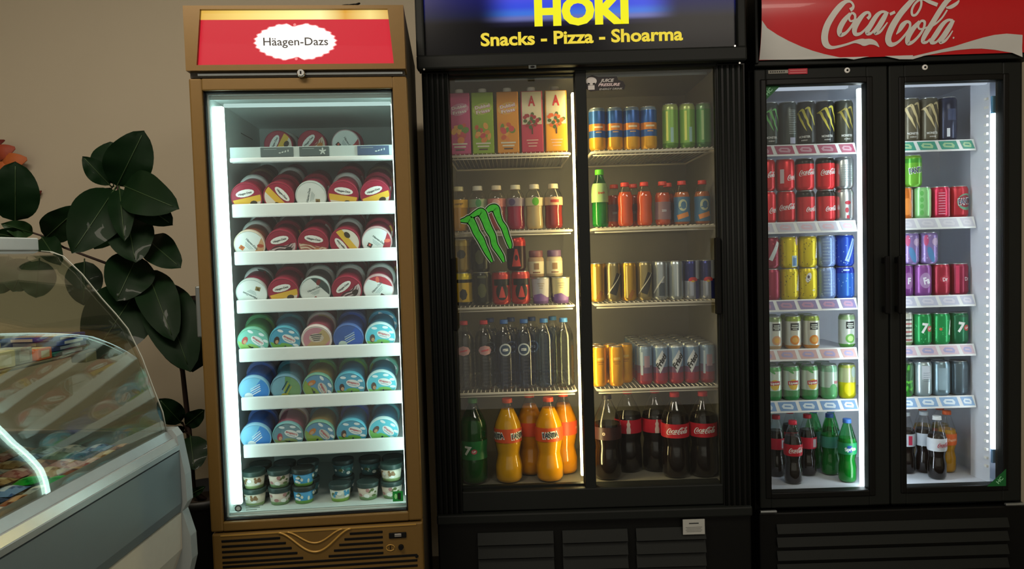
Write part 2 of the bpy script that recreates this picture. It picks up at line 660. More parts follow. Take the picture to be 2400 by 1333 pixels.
hd_lamp_panel()
gl = MB()
gl.box(-0.288, 0.250, -0.0125, -0.0110, 1.848, 2.002, M_sign_glass)
gl.build('sign_cover', header)
MB().box(X0 + .004, X1 - .004, 0.002, 0.05, 1.820, 1.835, mat('3b342a', 0.5)).bbox(-0.29, 0.27, -0.004, 0.002, 1.824, 1.831, M_steel, 0.001).build('gap_trim', hd)
MB().lathe([(0.012, 0), (0.012, 0.012), (0.009, 0.016)], M_chrome, 20, axis=Matrix.Translation((-0.008, -0.0045, 1.827)) @ Matrix.Rotation(PI / 2, 4, 'X')) \
    .box(-0.010, -0.006, -0.022, -0.020, 1.823, 1.831, M_dark).build('lock', hd)

door = MB()
DX0, DX1, DZ0, DZ1 = -0.3165, 0.281, 0.545, 1.819
door.frame(DX0, DX1, DZ0, DZ1, -0.281, 0.240, 0.572, 1.785, 0.0, 0.042, M_gold)
dobj = door.build('door', hd)
MB().frame(-0.283, 0.242, 0.570, 1.787, -0.277, 0.236, 0.576, 1.781, 0.010, 0.030, M_dark).build('gasket', dobj)
MB().frame(-0.279, 0.238, 0.574, 1.783, -0.274, 0.233, 0.579, 1.778, 0.030, 0.038, mat('c4d2d0', 0.4)).build('inner_frame', dobj)
MB().box(-0.279, 0.238, 0.020, 0.024, 0.574, 1.783, M_clear).build('glass', dobj)
MB().bbox(-0.331, -0.3155, 0.012, 0.036, 1.10, 1.245, mat('6c7270', 0.4, 0.5), 0.004).build('handle', dobj)
st = MB().box(0.196, 0.226, 0.0190, 0.0199, 0.598, 0.628, mat('0f8a35', 0.5))
art_flat(st, rect2(0.009, 0.020, 0.215, 0.613), mat('0a2a12', 0.5), 0.0186)
art_flat(st, ellipse2(0.004, 0.008, 0.205, 0.613), mat('8fe08f', 0.5), 0.0186)
st.build('sticker', dobj)
st = MB()
art_flat(st, ellipse2(0.010, 0.010), mat('3d4a48', 0.5), 0.0188, -0.243, 0.604)
art_flat(st, ellipse2(0.006, 0.006), mat('9fb4b0', 0.5), 0.0184, -0.243, 0.604)
for i in range(3):
    art_flat(st, rect2(0.05 - i * .01, 0.0022, -0.198 - i * .004, 0.610 - i * 0.006), mat('7d9793', 0.5), 0.0186)
st.build('sticker', dobj)

L_cyan = lamp_mat('cyan_led_tube', (0.72, 1.0, 0.95), 5.0)
L_cyanr = lamp_mat('cyan_led_tube', (0.72, 1.0, 0.95), 14.0)
L_cyan2 = lamp_mat('cyan_led_strip', (0.72, 1.0, 0.95), 0.75)
lm = MB().bbox(-0.2735, -0.2455, 0.063, 0.080, 0.60, 1.755, L_cyan, 0.004)
lm.build('lamp', hd)
MB().bbox(0.2295, 0.2370, 0.063, 0.078, 0.60, 1.755, L_cyanr, 0.002).build('lamp', hd)
MB().bbox(-0.245, 0.229, 0.064, 0.078, 1.752, 1.762, L_cyan2, 0.003).build('lamp', hd)
# grey reveal between door and lamps
MB().frame(-0.2995, 0.2520, 0.556, 1.812, -0.2745, 0.2375, 0.585, 1.768, 0.0435, 0.0475, mat('d4e6e4', 0.4)).build('inner_reveal', hd)

TRAY_TILT = math.radians(19)
HD_RAIL = [1.645, 1.479, 1.339, 1.196, 1.051, 0.906, 0.763]
M_tray = mat('dfe8e8', 0.4, var=0.02, name='tray_plastic')
hd_base = []
for i, zt in enumerate(HD_RAIL):
    hgt = 0.040 if i else 0.045
    drop = 0.030 if i else 0.040
    zb = zt - drop           # tray floor at its front edge, depth .125
    hd_base.append(zb)
    tmb = MB()
    t_, L_ = 0.005, 0.42
    tl_ = TRAY_TILT if i else math.radians(8)
    c_, s_ = math.cos(tl_), math.sin(tl_)
    k0 = 0
    ya, za, yb, zb2 = 0.124 + k0 * c_, zb - .001 + k0 * s_, 0.124 + L_ * c_, zb - .001 + L_ * s_
    for xa, xb in ((-0.243, 0.224),):
        tmb.add([(xa, ya, za), (xb, ya, za), (xb, yb, zb2), (xa, yb, zb2), (xa, ya, za - t_), (xb, ya, za - t_), (xb, yb, zb2 - t_), (xa, yb, zb2 - t_)],
                [(0, 1, 2, 3), (7, 6, 5, 4), (0, 4, 5, 1), (1, 5, 6, 2), (2, 6, 7, 3), (3, 7, 4, 0)], M_tray)
    to = tmb.build('tray', hd)
    rl = MB()
    rl.bbox(-0.2480, 0.2270, 0.112, 0.124, zt - hgt, zt - (0.0 if i else 0.031), M_tray, 0.0035)
    if i == 0:
        rl.bbox(-0.2475, 0.2265, 0.1185, 0.1225, zt - 0.031, zt, mat('b8cccc', 0.3), 0.001)
    ro = rl.build('price_rail', to)
    if i == 0:
        for px0, px1, cc_, star in ((611, 687, '4b5f60', 0), (702, 771, '44595a', 1), (838, 912, '3c5270', 2)):
            xa, xb = HD.loc(px0, 356, .117)[0], HD.loc(px1, 356, .117)[0]
            cd = MB().box(xa, xb, 0.1145, 0.1180, zt - 0.0295, zt - 0.0025, mat(cc_, 0.5))
            xm = xb - 0.018
            wm = mat('b6c8c4', 0.5)
            if star == 1:
                for k in range(5):
                    a = PI / 2 + k * 2 * PI / 5
                    art_flat(cd, ellipse2(0.0055, 0.0022, xm + .0055 * math.cos(a), zt - .016 + .0055 * math.sin(a), 12, a), wm, 0.1141)
            else:
                for k in range(4):
                    art_flat(cd, ellipse2(0.0035, 0.0018, xm - .02 + k * 0.008, zt - .019 + .002 * k, 10, 0.5 * k), wm, 0.1141)
            art_flat(cd, rect2((xb - xa) * .4, 0.0018, xa + (xb - xa) * .3, zt - 0.008), mat('7f9594', .5), 0.1141)
            cd.build('price_card', ro)

# lower grille panel
gp = MB()
gp.bbox(X0, X1, 0.000, 0.050, 0.10, 0.540, M_gold, 0.006)
gpo = gp.build('grille_panel', hd)
sl = MB()
vb = lambda z: 0.062 + (z - 0.475) * 1.25          # half width of the moulded V at height z
rows = []
VX = HD.loc(740, 1290)[0]
for k in range(5):
    z = 0.5185 - k * 0.0155
    hw = 0.098 - k * 0.0155
    sl.bbox(-0.288, VX - hw, -0.0015, 0.0, z - 0.0040, z + 0.0030, M_dark, 0.001, 1)
    sl.bbox(VX + hw, 0.165, -0.0015, 0.0, z - 0.0040, z + 0.0030, M_dark, 0.001, 1)
for k in range(10):
    z = 0.444 - k * 0.0155
    sl.bbox(-0.288, 0.262 if k else 0.262, -0.0015, 0.0, z - 0.0040, z + 0.0030, M_dark, 0.001, 1)
sl.build('vent_slots', gpo)
vm_ = MB()
for hw, dep, rr in ((0.102, 0.062, 0.0032), (0.078, 0.036, 0.0026)):
    pts = []
    for i in range(33):
        u = -1 + i / 16.0
        pts.append((VX + u * hw, -0.001, 0.5335 - dep * (0.5 * (1 + math.cos(PI * u))) ** 0.85))
    vm_.tube(pts, rr, M_gold_hi, 8)
vm_.box(-0.290, 0.262, -0.002, 0.0, 0.5325, 0.5365, M_gold_hi)
vm_.build('emblem', gpo)
sw = MB()
sx_, sz_ = HD.loc(933, 1253)
sw.bbox(sx_ - .026, sx_ + .024, -0.004, 0, sz_ - .009, sz_ + .008, M_dark, 0.002).bbox(sx_ - .010, sx_ + .010, -0.006, -0.003, sz_ - .004, sz_ + .005, M_chrome, 0.001)
sw.build('display', gpo)
sx_, sz_ = HD.loc(940, 1281)
MB().lathe([(0.008, 0), (0.007, 0.008)], M_dark, 16, axis=Matrix.Translation((sx_, 0.0, sz_)) @ Matrix.Rotation(PI / 2, 4, 'X')).build('knob', gpo)
sx_, sz_ = HD.loc(915, 1283)
MB().tube([(sx_ + .012 * math.cos(a / 8 * PI), -0.001, sz_ + .009 * math.sin(a / 8 * PI)) for a in range(16)], 0.0015, M_gold_hi, 6, True) \
    .box(sx_ - .001, sx_ + .001, -.003, 0, sz_ - .004, sz_ + .006, M_dark).build('key_switch', gpo)
sx_, sz_ = HD.loc(977, 1303)
MB().lathe([(0.005, 0), (0.004, 0.003)], M_dark, 14, axis=Matrix.Translation((sx_, 0.0, sz_)) @ Matrix.Rotation(PI / 2, 4, 'X')).build('screw', gpo)
for fx in (-0.27, 0.235):
    for fy in (0.10, 0.58):
        MB().lathe([(0.022, 0.0), (0.022, 0.02), (0.012, 0.025), (0.012, 0.101)], M_dark, 14, fx, fy).build('foot', hd)

# ------------------------------------------------------------------ black double cooler with sliding doors
HK = Frame(0.25, 2.42, 0)
hk = empty('beverage_cooler', HK.world(0, 0), HK.a)
tag(hk, 'black cooler with two sliding glass doors, warm light and blue sign', 'cooler')
KX0, KX1 = -0.522, 0.522
MB().shell(KX0, KX1, 0.03, 0.68, 0.08, 2.20, 0.03, M_black, 0.06).box(-0.492, 0.492, 0.05, 0.65, 0.47, 0.50, M_black).build('cabinet', hk)
MB().shell(-0.470, 0.470, 0.075, 0.56, 0.495, 1.925, 0.012, M_liner_w, 0.012).build('liner', hk)
for sx0, sx1 in ((KX0, -0.437), (0.432, KX1)):
    fl = MB()
    fl.box(sx0, sx1, 0.0, 0.028, 0.43, 1.90, M_black)
    n = 5
    for k in range(n):
        xx = sx0 + (sx1 - sx0) * (k + 0.5) / n
        fl.tube([(xx, 0.0, 0.44), (xx, 0.0, 1.895)], 0.0055, M_black2, 8)
    fl.build('side_trim', hk)
MB().bbox(-0.437, 0.432, 0.0, 0.070, 1.893, 1.935, M_black2, 0.003).box(-0.42, 0.42, 0.074, 0.078, 1.885, 1.900, M_steel).build('door_track', hk)
MB().bbox(-0.437, 0.432, 0.0, 0.070, 0.455, 0.523, M_black2, 0.004).build('door_track', hk)
hh = MB()
hh.prism_y([(-0.530, 1.905), (0.516, 1.905), (0.516, 2.235), (-0.530, 2.235)], -0.012, 0.03, M_black)
hh.bbox(-0.532, 0.518, -0.045, -0.010, 1.900, 1.945, M_black2, 0.006)
hh.bbox(-0.532, 0.518, -0.045, -0.010, 2.215, 2.240, M_black2, 0.006)
hh.bbox(-0.532, -0.505, -0.040, -0.010, 1.94, 2.22, M_black2, 0.006)
hh.bbox(0.491, 0.518, -0.040, -0.010, 1.94, 2.22, M_black2, 0.006)
hho = hh.build('header', hk)


def blue_sign():
    m = bpy.data.materials.new('backlit_blue_sign')
    m.use_nodes = True
    nt = m.node_tree
    b = nt.nodes['Principled BSDF']
    b.inputs['Base Color'].default_value = (*hexlin('0a0c12'), 1)
    b.inputs['Roughness'].default_value = 0.25
    b.inputs['Specular IOR Level'].default_value = 0.15
    tc = nt.nodes.new('ShaderNodeTexCoord')
    sep = nt.nodes.new('ShaderNodeSeparateXYZ')
    nt.links.new(tc.outputs['Object'], sep.inputs[0])
    # horizontal centre of the glow set into the emission colour and its height bands
    sx = nt.nodes.new('ShaderNodeMath'); sx.operation = 'SUBTRACT'; sx.inputs[1].default_value = -0.01
    nt.links.new(sep.outputs['X'], sx.inputs[0])
    ab = nt.nodes.new('ShaderNodeMath'); ab.operation = 'ABSOLUTE'
    nt.links.new(sx.outputs[0], ab.inputs[0])
    cx_ = nt.nodes.new('ShaderNodeMapRange')
    cx_.interpolation_type = 'SMOOTHERSTEP'
    cx_.inputs['From Min'].default_value = 0.185
    cx_.inputs['From Max'].default_value = 0.335
    cx_.inputs['To Min'].default_value = 1.0
    cx_.inputs['To Max'].default_value = 0.02
    nt.links.new(ab.outputs[0], cx_.inputs[0])
    mz = nt.nodes.new('ShaderNodeMapRange')
    mz.inputs['From Min'].default_value = 1.945
    mz.inputs['From Max'].default_value = 2.215
    nt.links.new(sep.outputs['Z'], mz.inputs[0])
    cz = nt.nodes.new('ShaderNodeValToRGB')
    cz.color_ramp.interpolation = 'EASE'
    e = cz.color_ramp.elements
    e[0].position, e[0].color = 0.30, (0, 0, 0.0, 1)
    e[1].position, e[1].color = 1.0, (*hexlin('2a2ad0'), 1)
    for p_, c_ in ((0.36, '1a1830'), (0.42, '6a70b0'), (0.47, '3f74d8'), (0.56, '3a4fd8'), (0.72, '5a50d8')):
        q = e.new(p_); q.color = (*hexlin(c_), 1)
    nt.links.new(mz.outputs[0], cz.inputs[0])
    mul = nt.nodes.new('ShaderNodeVectorMath'); mul.operation = 'SCALE'
    nt.links.new(cz.outputs[0], mul.inputs[0])
    nt.links.new(cx_.outputs[0], mul.inputs['Scale'])
    # deep blue field above, reaching to the sides
    cs = nt.nodes.new('ShaderNodeValToRGB')
    e = cs.color_ramp.elements
    e[0].position, e[0].color = 0.40, (0, 0, 0, 1)
    e[1].position, e[1].color = 0.75, (*hexlin('0c0e58'), 1)
    nt.links.new(mz.outputs[0], cs.inputs[0])
    ad = nt.nodes.new('ShaderNodeMix'); ad.data_type = 'RGBA'; ad.blend_type = 'ADD'
    ad.inputs[0].default_value = 1
    nt.links.new(mul.outputs['Vector'], ad.inputs[6])
    nt.links.new(cs.outputs[0], ad.inputs[7])
    nt.links.new(ad.outputs[2], b.inputs['Emission Color'])
    b.inputs['Emission Strength'].default_value = 1.0
    return m


so = MB().box(-0.505, 0.491, -0.018, -0.0125, 1.945, 2.216, blue_sign()).build('sign_panel', hho)
yl = lamp_mat('lit_yellow_letters', hexlin('f4ee12'), 1.0)
yl2 = lamp_mat('lit_amber_letters', hexlin('f0d63a'), 0.95)
tm = MB()
xa, zb_ = HK.loc(1253, 62, -.02)
xb, _z = HK.loc(1474, 55, -.02)
art_flat(tm, text_fit('HOKI', xb - xa, 0.094, (xa + xb) / 2, zb_ + 0.047, bold=0.055), yl, -0.0195)
xa, zb_ = HK.loc(1127, 109, -.02)
xb, zb2_ = HK.loc(1601, 97, -.02)
art_flat(tm, text_fit('Snacks - Pizza - Shoarma', xb - xa, 0.043, (xa + xb) / 2, (zb_ + zb2_) / 2 + 0.0235, bold=0.03), yl2, -0.0195)
tm.build('lettering', so)
bx, bz = HK.loc(1248, 157, -.045)
bd = MB().bbox(bx - .012, bx + .012, -0.0475, -0.0448, bz - .006, bz + .006, mat('555a58', 0.35, 0.6), 0.001)
art_flat(bd, ellipse2(0.007, 0.0035, bx, bz), M_dark, -0.0478)
bd.build('badge', hho)
for px, py in ((1733, 148), (1722, 108), (994, 163)):
    qx, qz = HK.loc(px, py, -.045)
    MB().lathe([(0.0035, 0), (0.003, 0.003)], M_chrome, 10, axis=Matrix.Translation((qx, -0.0448, qz)) @ Matrix.Rotation(PI / 2, 4, 'X')).build('screw', hho)


def sliding_door(x0, x1, z0, z1, y, fl_, fr_):
    m = MB()
    m.bbox(x0 - fl_, x0, y, y + .022, z0 - .012, z1 + .012, M_black2, 0.002)
    m.bbox(x1, x1 + fr_, y, y + .022, z0 - .012, z1 + .012, M_black2, 0.002)
    m.box(x0, x1, y + .001, y + .021, z0 - .012, z0, M_black2)
    m.box(x0, x1, y + .001, y + .021, z1, z1 + .012, M_black2)
    o = m.build('sliding_door', hk)
    MB().box(x0, x1, y + .009, y + .013, z0, z1, M_clear).build('glass', o)
    return o


dl = sliding_door(-0.436, -0.028, 0.530, 1.888, 0.030, 0.010, 0.034)
dr = sliding_door(0.010, 0.426, 0.522, 1.900, 0.004, 0.036, 0.010)
MB().bbox(0.414, 0.4315, -0.020, 0.004, 1.09, 1.34, M_dark, 0.004).build('handle', dr)
MB().bbox(-0.449, -0.432, -0.006, 0.030, 1.06, 1.30, M_dark, 0.004).build('handle', dl)
L_warm = lamp_mat('warm_led_tube', (1.0, 0.78, 0.34), 26.0)
MB().bbox(-0.0330, -0.0120, 0.078, 0.094, 0.54, 1.84, L_warm, 0.004).build('lamp', hk)
HK_Z = [1.650, 1.389, 1.131, 0.836]
M_wire = mat('d9d2c2', 0.4, 0.1, var=0.02, name='coated_wire')
for zz in HK_Z:
    for a, b in ((-0.455, -0.040), (0.034, 0.455)):
        w = MB()
        y0, y1 = 0.108, 0.535
        r = 0.0045
        w.tube([(a + .01, y0, zz - .008), (b - .01, y0, zz - .008), (b, y0 + .01, zz - .008), (b, y1, zz - .008), (a, y1, zz - .008), (a, y0 + .01, zz - .008)], r, M_wire, 8, True)
        w.tube([(a + .004, y0 + .003, zz - .018), (b - .004, y0 + .003, zz - .018)], 0.0025, M_wire, 6)
        nn = 27
        for k in range(nn):
            xx = a + .012 + (b - a - .024) * k / (nn - 1)
            w.tube([(xx, y0 - .002, zz - .0015), (xx, y1, zz - .0015)], 0.0017, M_wire, 5)
        w.build('wire_shelf', hk)
for px0, px1 in ((1120, 1297), (1318, 1470), (1490, 1652)):
    lv = MB()
    for k in range(6):
        za, zb3 = 0.385 - k * 0.045, 0.385 - (k + 1) * 0.045 + 0.008
        xa, xb = HK.loc(px0, 1260, 0)[0], HK.loc(px1, 1260, 0)[0]
        lv.add([(xa, -0.006, za), (xb, -0.006, za), (xb, -0.020, zb3), (xa, -0.020, zb3), (xa, 0.0, za), (xb, 0.0, za), (xb, 0.0, zb3), (xa, 0.0, zb3)],
               [(0, 3, 2, 1), (4, 5, 6, 7), (0, 1, 5, 4), (3, 7, 6, 2), (0, 4, 7, 3), (1, 2, 6, 5)], M_black2)
    lv.build('vent_louvre', hk)
MB().bbox(KX0, KX1, 0.0, 0.03, 0.08, 0.430, M_black, 0.006).bbox(KX0, KX1, -0.018, 0.02, 0.418, 0.452, M_black2, 0.006).build('lower_panel', hk)
qx, qz = HK.loc(1626, 1234, -.022)
lb = MB().box(qx - .036, qx + .036, -0.0235, -0.0205, qz - .025, qz + .025, mat('a4a6a0', .6))
art_flat(lb, rect2(0.032, 0.0035, qx, qz + .012), M_ink, -0.0238)
for k in range(4):
    art_flat(lb, rect2(0.054 - .006 * (k % 2), 0.0018, qx, qz - .001 - k * .0048), mat('6b6d69', .6), -0.0238)
lb.build('notice_label', hk)
for fx in (-0.45, 0.45):
    for fy in (0.10, 0.60):
        MB().lathe([(0.025, 0.0), (0.025, 0.02), (0.014, 0.025), (0.014, 0.081)], M_dark, 14, fx, fy).build('foot', hk)

# decals on its doors
cl = MB()
cx_, cz_ = HK.loc(1138, 546, .037)
h_ = (HK.loc(1138, 475, .037)[1] - HK.loc(1138, 614, .037)[1])
for g_, m_, yy in ((88, mat('b9c9b9', .5), .0385), (60, M_dark, .0382), (24, mat('3fc234', .45, var=0.3, scale=90), .0378)):
    for s_ in claw2(h_, cx_, cz_, g_ + 4):
        art_flat(cl, s_, m_, yy)
clo = cl.build('decal', dl)
clo['label'] = 'green claw mark sticker on the left sliding door'
jp = MB()
ox, oz = HK.loc(1415, 195, .011)
p = lambda px, py: (HK.loc(px, py, .011)[0], HK.loc(px, py, .011)[1])
outl = [p(*q) for q in ((1371, 195), (1376, 180), (1388, 176), (1402, 180), (1446, 179), (1449, 187), (1460, 190), (1466, 200), (1463, 209), (1402, 212), (1384, 214), (1373, 207))]
art_flat(jp, poly2(outl), mat('1a1214', .5), .0122)
jp2 = mat('c9c4c0', .5)
a_ = p(1386, 190); art_flat(jp, ellipse2(0.0175, 0.013, *a_), jp2, .0119)
a_ = p(1386, 205); art_flat(jp, rect2(0.021, 0.014, *a_), jp2, .0119)
for q in ((1380, 196), (1392, 196)):
    a_ = p(*q); art_flat(jp, ellipse2(0.0045, 0.0025, a_[0], a_[1], 12, -0.3 if q[0] < 1386 else 0.3), M_dark, .0116)
a_ = p(1423, 188); art_flat(jp, text_fit('JUICE', 0.046, 0.0105, *a_, bold=.03, shear=.3), jp2, .0119)
a_ = p(1428, 198); art_flat(jp, text_fit('PRESSURE', 0.072, 0.0095, *a_, bold=.03, shear=.3), mat('d8c4c4', .5), .0119)
a_ = p(1432, 208); art_flat(jp, text_fit('ENERGY DRINK', 0.076, 0.006, *a_, bold=.02, shear=.2), mat('a9a9a0', .5), .0119)
jpo = jp.build('decal', dr)
jpo['label'] = 'black and white skull sticker at the top of the right sliding door'

# ------------------------------------------------------------------ red-header double door cooler
CC = Frame(1.25, 2.52, 0)
cc = empty('beverage_cooler', CC.world(0, 0), CC.a)
tag(cc, 'black double-door cooler with red and white script header and white light', 'cooler')
QX0, QX1 = -0.418, 0.520
MB().shell(QX0, QX1, 0.045, 0.58, 0.08, 2.28, 0.026, M_black, 0.05).box(-0.39, 0.465, 0.05, 0.55, 0.405, 0.43, M_black).build('cabinet', cc)
MB().shell(-0.390, 0.465, 0.050, 0.43, 0.435, 1.885, 0.012, M_liner_c, 0.012).build('liner', cc)
ch = MB()
prof = []
for i in range(13):
    t = i / 12
    z = 1.925 + t * 0.345
    prof.append((-0.012 - 0.050 * math.sin(PI * (0.08 + 0.84 * t)) ** 0.8, z))
M_cred = mat('c8101c', 0.28, coat=0.1, var=0.03, name='red_header_film')
M_cwh = mat('cfd0cc', 0.3, var=0.02, name='white_header_film')
vv = [(x, y, z) for y, z in prof for x in (QX0 + .012, QX1 - .004)]
ch.add(vv, [(2 * i, 2 * i + 1, 2 * i + 3, 2 * i + 2) for i in range(12)], M_cred, True)
ch.box(QX0 + .012, QX1 - .004, -0.012, 0.045, 1.925, 2.270, M_black)
ch.bbox(QX0, QX0 + .012, -0.03, 0.05, 1.915, 2.28, M_black2, .003)
ch.bbox(QX1 - .004, QX1 + .008, -0.03, 0.05, 1.915, 2.28, M_black2, .003)
ch.bbox(QX0, QX1, -0.02, 0.05, 1.908, 1.926, M_black2, .003)
cho = ch.build('header', cc)


def hy(z):
    t = min(max((z - 1.925) / 0.345, 0), 1)
    return -0.012 - 0.050 * math.sin(PI * (0.08 + 0.84 * t)) ** 0.8


def art_header(mb, shape, m, off):
    bm = bmesh.new()
    vl = [bm.verts.new((x, y, 0)) for x, y in shape[0]]
    for f in shape[1]:
        try:
            bm.faces.new([vl[i] for i in f])
        except ValueError:
            pass
    bmesh.ops.triangulate(bm, faces=bm.faces)
    for i in range(1, 24):
        bmesh.ops.bisect_plane(bm, geom=list(bm.verts) + list(bm.edges) + list(bm.faces), plane_co=(0, 1.925 + .345 * i / 24, 0), plane_no=(0, 1, 0), dist=1e-6)
    bm.verts.index_update()
    mb.add([(v.co.x, hy(v.co.y) - off, v.co.y) for v in bm.verts], [tuple(v.index for v in f.verts) for f in bm.faces], m, True)
    bm.free()


def hp(px, py):
    """photo pixel -> (x, z) on the bulged header"""
    d = -0.03
    for _ in range(4):
        x, z = CC.loc(px, py, d)
        d = hy(z)
    return (x, z)


sg = MB()
lo = [hp(*q) for q in ((1776, 48), (1798, 66), (1822, 82), (1848, 96), (1877, 109), (1904, 119), (1932, 127), (1965, 134), (2001, 139.5))]
lo[0] = (QX0 + .0125, lo[0][1])
art_header(sg, poly2([(QX0 + .0125, 1.9265)] + [(lo[-1][0] + .05, 1.9265)] + lo[::-1]), M_cwh, 0.0012)
up = [hp(*q) for q in ((2108, 139), (2152, 129), (2190, 120), (2235, 109), (2270, 98), (2304, 88), (2330, 82), (2359, 79), (2396, 82))]
dn = [hp(*q) for q in ((2396, 134), (2372, 124), (2331, 117), (2300, 114), (2276, 114.5), (2240, 118), (2207, 123), (2165, 131), (2139, 139))]
art_header(sg, poly2([(up[0][0] - .05, 1.9265), (dn[-1][0], 1.9265), dn[-1], up[0]]), M_cwh, 0.0012)
for i in range(8):
    a, b, c, d = up[i], up[i + 1], dn[7 - i], dn[8 - i]
    art_header(sg, poly2([d, c, b, a]), M_cwh, 0.0012)
ca, cb = hp(1926, 60), hp(2243, 60)
mid = hp(2088, 52)
M_script = mat('dcdbd5', 0.35, name='silver_script')
for st_ in script2((cb[0] - ca[0]) * 1.0, mid[0] - .004, mid[1] - .003, 0.0):
    art_header(sg, st_, M_script, 0.0024)
a_ = hp(2234, 89)
art_header(sg, ellipse2(0.003, 0.003, *a_), M_script, 0.002)
sg.build('sign_artwork', cho)


def hinged_door(x0, x1, z0, z1, a0, a1, b0, b1, name='door'):
    m = MB()
    m.frame(x0, x1, z0, z1, a0, a1, b0, b1, 0.0, 0.040, M_black2)
    o = m.build(name, cc)
    MB().frame(a0 - .022, a1 + .022, b0 - .022, b1 + .022, a0, a1, b0, b1, -0.004, 0.006, M_black).build('inner_frame', o)
    MB().box(a0 - .001, a1 + .001, 0.012, 0.016, b0 - .001, b1 + .001, M_clear).build('glass', o)
    return o


d1 = hinged_door(-0.414, 0.0360, 0.400, 1.903, -0.373, -0.036, 0.455, 1.847)
d2 = hinged_door(0.0400, 0.4880, 0.400, 1.903, 0.094, 0.424, 0.460, 1.843)
for dd, xx in ((d1, 0.018), (d2, 0.062)):
    MB().bbox(xx - .009, xx + .009, -0.032, -0.020, 1.065, 1.262, M_dark, 0.005).bbox(xx - .007, xx + .007, -0.022, 0.002, 1.070, 1.090, M_dark, .003) \
        .bbox(xx - .007, xx + .007, -0.022, 0.002, 1.237, 1.257, M_dark, .003).build('handle', dd)
for dd, (px, py) in ((d1, (1985, 165)), (d2, (2167, 158))):
    qx, qz = CC.loc(px, py, 0)
    MB().lathe([(0.0095, 0), (0.009, 0.004), (0.0035, 0.004)], M_print_w, 20, axis=Matrix.Translation((qx, 0.0005, qz)) @ Matrix.Rotation(PI / 2, 4, 'X')) \
        .lathe([(0.0036, 0), (0.0036, 0.0046)], M_dark, 12, axis=Matrix.Translation((qx, 0.0, qz)) @ Matrix.Rotation(PI / 2, 4, 'X')).build('lock', dd)
xa, xb, xm, za = CC.loc(1800, 168)[0], CC.loc(1892, 168)[0], CC.loc(1847, 168)[0], CC.loc(1840, 168)[1]
nb = MB().bbox(xa, xm, -0.002, 0.001, za - .006, za + .006, mat('8c8a80', .5), .001).bbox(xm, xb, -0.003, 0.001, za - .010, za + .009, mat('b3283a', .5), .001)
for k in range(7):
    art_flat(nb, rect2(0.004, 0.0045, xa + .008 + k * .0075, za), M_ink, -0.0024)
art_flat(nb, rect2(0.055, 0.002, (xm + xb) / 2, za + .003), mat('d98080', .5), -0.0034)
art_flat(nb, rect2(0.055, 0.002, (xm + xb) / 2, za - .005), mat('d98080', .5), -0.0034)
nb.build('name_badge', d1)
M_hc = mat('12642f', .5, name='green_sticker')
M_hct = mat('8fd3a5', .5)
for dd, cxx, czz, sgn in ((d1, -0.373, 1.847, 1), (d2, 0.424, 0.460, -1)):
    s1, s2 = 0.022, 0.056
    tri = [(cxx - .010 * sgn, czz + .004 * sgn), (cxx + s2 * sgn, czz + .004 * sgn), (cxx - .010 * sgn, czz - s2 * sgn)]
    g = MB()
    art_flat(g, poly2(tri), M_hc, 0.0112 if sgn > 0 else -0.0048)
    art_flat(g, text_fit('HC', 0.026, 0.014, cxx + .012 * sgn, czz - .017 * sgn, rot=math.radians(48), bold=.03), M_hct, 0.0108 if sgn > 0 else -0.0052)
    g.build('sticker', dd)
L_cool = lamp_mat('cool_led_strip', (0.86, 0.93, 1.0), 9.0)
L_cool2 = lamp_mat('cool_led_strip_soft', (0.85, 0.95, 1.0), 9.0)
MB().bbox(-0.0400, -0.0150, 0.052, 0.066, 0.450, 1.84, L_cool2, 0.003).build('lamp', cc)
MB().bbox(-0.0145, 0.085, 0.052, 0.075, 0.447, 1.873, M_liner_c, 0.003).build('mullion', cc)
# slanted lamp housing at the right
ra, rb = (0.452, 0.052), (0.432, 0.150)
hs = MB()
hs.add([(0.420, 0.060, .4475), (0.4525, 0.150, .4475), (0.408, 0.150, .4475), (0.420, 0.060, 1.873), (0.4525, 0.150, 1.873), (0.408, 0.150, 1.873)],
       [(0, 1, 2), (5, 4, 3), (0, 3, 4, 1), (1, 4, 5, 2), (2, 5, 3, 0)], M_liner_c)
for k in range(44):
    z = .50 + k * .030
    hs.box(0.4120, 0.4215, 0.066, 0.080, z, z + .008, M_print_w)
hs.build('lamp_housing', cc)
led = MB().bbox(0.4200, 0.4480, 0.048, 0.058, 0.570, 1.740, lamp_mat('cool_led_bar', (0.86, 0.93, 1.0), 26.0), 0.002)
MB().bbox(0.0860, 0.0950, 0.054, 0.068, 0.450, 1.84, lamp_mat('cool_led_edge', (0.86, 0.93, 1.0), 22.0), 0.002).build('lamp', cc)
led.bbox(0.4210, 0.4470, 0.048, 0.058, 0.520, 0.570, mat('5f84a8', .4), .002).bbox(0.4210, 0.4470, 0.048, 0.058, 1.740, 1.80, mat('4c8fb5', .4), .002)
for k in range(58):
    led.box(0.4480, 0.4515, 0.049, 0.057, .58 + k * .020, .59 + k * .020, M_alu)
led.build('lamp', cc)
glow_band = lamp_mat('grey_blue_reflection_band', (0.62, 0.70, 0.85), 0.75)  # dim emission stands in for a grey-blue reflection, no LED here
MB().bbox(-0.38, -0.07, 0.056, 0.075, 1.842, 1.872, glow_band, 0.003).build('lamp', cc)  # glowing bar added for the reflected band, not a lamp
MB().bbox(0.09, 0.41, 0.056, 0.075, 1.842, 1.872, glow_band, 0.003).build('lamp', cc)  # same added reflection bar behind the right door, not a lamp
CC_Z = [1.660, 1.386, 1.108, 0.930, 0.743]
CC_RAIL = [('a8506c', 'c59aaa'), ('c8c9d8', 'd6b8c4'), ('8a7ea8', 'b58aa8'), ('cfa9a8', 'a9a0c8'), ('7ba0cf', 'dcecf8')]
